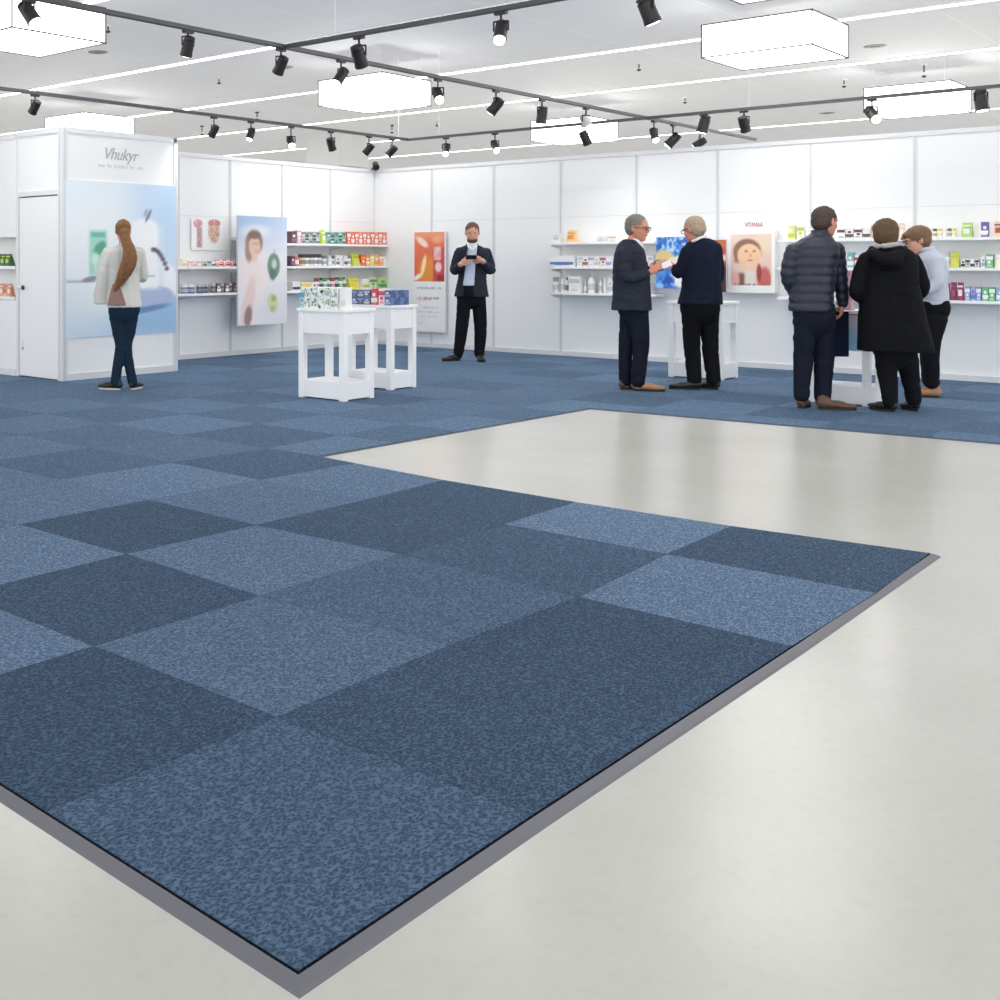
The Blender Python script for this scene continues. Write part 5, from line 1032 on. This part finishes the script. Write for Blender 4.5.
g.union([g.loft([(700.5, 238.5, 0, 7.5, .08), (702, 241.5, 0, 13, .11), (702.8, 247, 0, 17.5, .14), (702, 258, 0, 18.3, .15), (701.5, 275, 0, 17.8, .15), (701, 290, 0, 19.3, .16), (700, 304, 0, 21.2, .18)]), g.chain([(688, 251, 0, 6.8), (679.5, 272.5, .04, 6), (675, 268, .09, 4.6)]), g.chain([(716, 251, 0, 6.4), (717.5, 278, .08, 5.8), (708, 273, .25, 4.6)])], 'jacket', NAVY, .008)
g.union([g.chain([(690.5, 242, .02, 1.4), (694.5, 240.6, -.08, 1.5), (700.5, 237.6, -.1, 1.5), (706, 236.5, -.06, 1.4)])], 'shirt_collar', WSH, .005, 1)
g.union([g.loft([(700, 296, 0, 18, .16), (700, 308, 0, 18.7, .16), (700, 318, 0, 15, .12), (700, 326, 0, 5, .05)]), g.chain([(691.5, 310, 0, 9.6), (692, 345, .02, 8), (694.5, 381, 0, 6.6)]), g.chain([(709.5, 310, 0, 9.4), (710, 345, .02, 7.8), (713.7, 381, 0, 6.6)])], 'trousers', BLK, .008)
g.shoe(695, 391.3, -.02, 268, SHB, SOLD, .28, .05); g.shoe(714.5, 390.3, 0, 305, SHB, SOLD, .24, .05)

# --- 5 man in padded jacket
g = Fig('m', 815, 409.5, 'dark haired man in a navy quilted padded jacket seen from behind'); g.extra_hair = []
hd = g.head(825, 222.5, 0, 42, 6, .262, HDK, 'short', skin=SKIN2)
wr = g.P(842.5, 304, .02)
body = hd + [g.chain([(821, 230, 0, 6.2), (819, 242, 0, 6.8)]), g.loft([(816, 240, 0, 13, .1), (815, 248, 0, 19, .13), (813, 270, 0, 17, .13), (812, 290, 0, 16, .13), (813, 318, 0, 17, .14)]),
    g.chain([(793, 252, 0, 6), (788.5, 278, .02, 5), (795, 297, .16, 3.6)]), g.chain([(836, 252, 0, 6), (840, 278, 0, 5), (842.5, 304, .02, 3.6)]),
    g.chain([(804, 322, 0, 9), (803, 355, .02, 6.6), (801.5, 399, 0, 3.6)]), g.chain([(823, 322, 0, 9.4), (824, 355, .02, 6.8), (822.5, 401, 0, 3.6)])]
body += g.hand(wr, g.P(840.5, 318, .03) - wr, -g.S, 1.05, .9, 1) + g.hand(g.P(795, 297, .16), g.P(800, 306, .2) - g.P(795, 297, .16), g.S, 1.0)
g.union(body, 'body', SKIN2, .007); g.head_parts()
pw = lambda z: .0095 * (abs(math.sin(z * math.pi / .078)) - .6)
g.union([g.loft([(820, 230, .0, 8, .08), (819.5, 235, 0, 9.5, .09), (817, 239, 0, 15, .12), (815.5, 246, 0, 21, .155), (814.5, 258, 0, 22, .17), (813, 272, 0, 21.5, .165), (812, 288, 0, 20.3, .16), (811, 302, 0, 20, .165), (811, 311, 0, 20.3, .17)], per=8, wave=pw, n=32),
         g.chain([(794, 250, 0, 8), (788.5, 268, .01, 7), (788.8, 281, .03, 6.4), (796.5, 297, .14, 5)], per=12, n=18, wave=lambda l: .008 * (abs(math.sin(l * math.pi / .075)) - .6)),
         g.chain([(835.5, 249, 0, 8.6), (838.8, 268, 0, 7.2), (841, 284, 0, 6.4), (843, 304, .02, 5.2)], per=12, n=18, wave=lambda l: .008 * (abs(math.sin(l * math.pi / .075)) - .6))], 'padded_jacket', PUFF, .0065, 2)
g.union([g.loft([(813, 303, 0, 18.5, .155), (814, 315, 0, 19.5, .16), (814, 328, 0, 16, .12), (814, 338, 0, 5, .05)]), g.chain([(804.5, 318, 0, 10.6), (803.5, 355, .02, 9.2), (801.5, 396.5, 0, 7)]), g.chain([(823.5, 318, 0, 11.2), (824, 355, .02, 9.4), (822.5, 398, 0, 7.4)])], 'trousers', NAVYT, .008)
g.shoe(801.5, 407.5, .02, 10, SHBR, SOLD, .26, .052); g.shoe(824, 411, -.06, 82, SHBR, SOLD, .29, .054)
bc = g.P(839, 334, .1); e = empty('document_case', bc, 'flat dark navy case held down in the hand of the man in the padded jacket', 'bag')
mb = MB(); mb.obox(bc, g.S * .075 + g.V * .02, g.V * .015 - g.S * .004, UP * .2, cloth('navy_case', (28, 34, 56))); mb.build('case_body', e, bevel=.006)
mb = MB(); mb.tube(bc + UP * .2 - g.S * .03, bc + UP * .23 - g.S * .02, .006, BLACK); mb.tube(bc + UP * .2 + g.S * .03, bc + UP * .23 + g.S * .02, .006, BLACK); mb.tube(bc + UP * .23 - g.S * .024, bc + UP * .23 + g.S * .024, .006, BLACK); mb.build('handle', e)

# --- 6 person in long black coat
g = Fig('p', 897, 413, 'brown haired person in a long black hooded coat seen from behind'); g.extra_hair = []
hd = g.head(885.5, 234.5, 0, -4, 10, .24, mat('chestnut_hair', (88, 66, 42), .7, bump=.5, bscale=120), 'full', wide=1.12)
body = hd + [g.chain([(886, 242, 0, 6), (887, 250, 0, 7)]), g.loft([(888, 250, 0, 14, .1), (888, 260, 0, 21, .13), (889, 285, 0, 19, .13), (890, 310, 0, 20, .14), (893, 350, 0, 20, .14)]),
    g.chain([(867, 262, 0, 6), (858, 292, .05, 5), (868, 298, .25, 3.6)]), g.chain([(912, 262, 0, 6), (920, 290, .05, 5), (909, 298, .28, 3.6)]),
    g.chain([(886, 350, 0, 9), (888, 378, .02, 6.4), (890.5, 406, 0, 3.6)]), g.chain([(905, 350, 0, 9), (909.5, 378, .02, 6.4), (913.5, 404, .04, 3.6)])]
body += g.hand(g.P(868, 298, .25), g.P(874, 296, .34) - g.P(868, 298, .25), UP, 1) + g.hand(g.P(909, 298, .28), g.P(903, 296, .36) - g.P(909, 298, .28), UP, 1)
g.union(body, 'body', SKIN, .007); g.head_parts()
g.union([g.loft([(887, 245, .0, 11, .09), (887.5, 249, 0, 18, .13), (888.5, 256, 0, 24.5, .16), (889, 268, 0, 25.5, .17), (890, 285, 0, 26, .17), (891, 305, 0, 28.5, .185), (893, 328, 0, 31.5, .2), (895.5, 351, 0, 34, .215)]), g.chain([(868, 259, 0, 8.8), (859.5, 276, .01, 8.2), (857.5, 293, .04, 7.4), (869, 299, .24, 5.6)]), g.chain([(910, 259, 0, 9), (918, 276, .01, 8.4), (921, 290, .04, 7.4), (910, 298, .26, 5.6)])], 'coat', COATB, .0085)
g.union([g.chain([(872, 249, -.02, 3.6), (874, 254, -.13, 5.2), (886, 259, -.2, 7), (899, 255, -.14, 5.6), (904, 249, -.02, 3.8)], n=16), g.ellipsoid(g.P(887.5, 262, -.16), g.S * .12, g.V * .06, UP * .07)], 'hood', COATB, .008)
g.union([g.chain([(873, 249, .03, 2), (877, 246.5, -.09, 2.4), (887, 245.5, -.125, 2.6), (898, 244.5, -.09, 2.4), (903, 248, .03, 2)], n=12)], 'scarf', cloth('grey_scarf', (172, 166, 168), .95, .5, 90), .006, 2)
mb = MB()
for a, b in (((903, 262, -.155), (910, 273, -.165)), ((906, 260.5, -.14), (915, 269.5, -.15))): mb.tube(g.P(*a), g.P(*b), .004, mat('grey_cord', (150, 152, 158), .6), n=6)
mb.build('drawstring', g.e)
g.union([g.loft([(893, 335, 0, 19, .15), (894, 350, 0, 20, .15), (895, 361, 0, 14, .1), (896, 369, 0, 4, .04)]), g.chain([(886, 356, 0, 10.5), (887.8, 380, .02, 8.6), (890.5, 403.5, 0, 6.6)]), g.chain([(906, 356, 0, 11), (910.5, 380, .03, 8.2), (914, 400.5, .04, 6.8)])], 'trousers', BLK, .008)
g.shoe(891, 413.5, 0, 312, SHB, SOLD, .25, .05); g.shoe(914.5, 410.5, .06, 335, SHB, SOLD, .25, .05)

# --- 7 person in pale shirt behind the coat
g = Fig('p', 930, 398, 'light brown haired person in glasses and pale grey shirt beside the long black coat'); g.extra_hair = []
hd = g.head(917.5, 240.5, -.02, 255, 12, .26, HLB, 'fringe', glasses=True)
body = hd + [g.chain([(924, 248, 0, 5.6), (928, 257, 0, 6.2)]), g.loft([(929, 255, 0, 9, .12), (931, 262, 0, 12, .16), (931, 280, 0, 12, .13), (932.5, 300, 0, 11.5, .13), (934, 314, 0, 12, .13)]),
    g.chain([(934, 260, -.16, 5.4), (937, 284, -.17, 4.4), (920, 292, -.12, 3.2)]), g.chain([(928, 260, .17, 5), (926, 284, .2, 4.2), (910, 288, .16, 3)]),
    g.chain([(935, 316, -.06, 8.4), (930.5, 347, -.06, 5.8), (931.5, 386, -.05, 4)]), g.chain([(932, 316, .08, 8), (927, 347, .08, 5.8), (929, 384, .08, 4)])]
body += g.hand(g.P(920, 292, -.12), g.P(911, 293, -.08) - g.P(920, 292, -.12), g.V, 1.05, .7, -1) + g.hand(g.P(910, 288, .16), g.P(902, 290, .14) - g.P(910, 288, .16), -g.V, 1.05)
g.union(body, 'body', SKIN, .007); g.head_parts()
g.union([g.loft([(926.5, 248.5, 0, 6.6, .075), (928, 252, 0, 9.5, .12), (930.5, 258.5, 0, 13, .18), (931.5, 268, 0, 14.2, .17), (932, 283, 0, 14, .155), (933.5, 296, 0, 13.4, .155), (934, 305, 0, 12.6, .15)]), g.chain([(934, 259, -.15, 7), (937.5, 283, -.17, 6.2), (922, 291.5, -.13, 4.8)]), g.chain([(928, 260, .16, 6.6), (927, 284, .2, 5.8), (912, 288.5, .17, 4.5)])], 'shirt', SHIRTG, .008)
g.union([g.chain([(921, 250, -.06, 1.6), (926, 248.6, -.09, 1.7), (932, 248, -.05, 1.6), (934, 248, .03, 1.5)])], 'shirt_collar', SHIRTG, .006, 1)
g.union([g.loft([(934, 300, 0, 12.8, .15), (934.8, 310, 0, 13.4, .15), (934, 322, 0, 9, .1), (933, 330, 0, 4, .05)]), g.chain([(935.5, 318, -.05, 10.8), (931, 347, -.06, 8), (931.5, 383, -.05, 7.2)]), g.chain([(932, 318, .07, 10), (928, 347, .08, 7.4), (929.5, 381, .08, 6.6)])], 'trousers', BLK, .008)
g.shoe(934, 398.5, -.05, 262, SHT, SOLD, .27, .05); g.shoe(932, 395, .08, 250, SHT, SOLD, .27, .05)

# ================================================================= LIGHT AND CAMERA
wd = bpy.data.worlds.new('world'); sc.world = wd; wd.use_nodes = True
bg = wd.node_tree.nodes['Background']; bg.inputs['Color'].default_value = rgb((250, 250, 250)); bg.inputs['Strength'].default_value = 2.8
cam = bpy.data.cameras.new('camera'); co = bpy.data.objects.new('camera', cam); COL.objects.link(co)
co.location = (0, 0, EYE); co.rotation_euler = (math.pi / 2, 0, YAW - math.pi / 2)
cam.sensor_width = 36; cam.lens = F * 36 / 1000; cam.shift_x = (500 - CX) / 1000; cam.shift_y = -(500 - Y0) / 1000; cam.clip_end = 200
sc.camera = co
vs_ = sc.view_settings; vs_.view_transform = 'Standard'; vs_.look = 'None'; vs_.gamma = 1; vs_.use_curve_mapping = False; vs_.exposure = -0.13
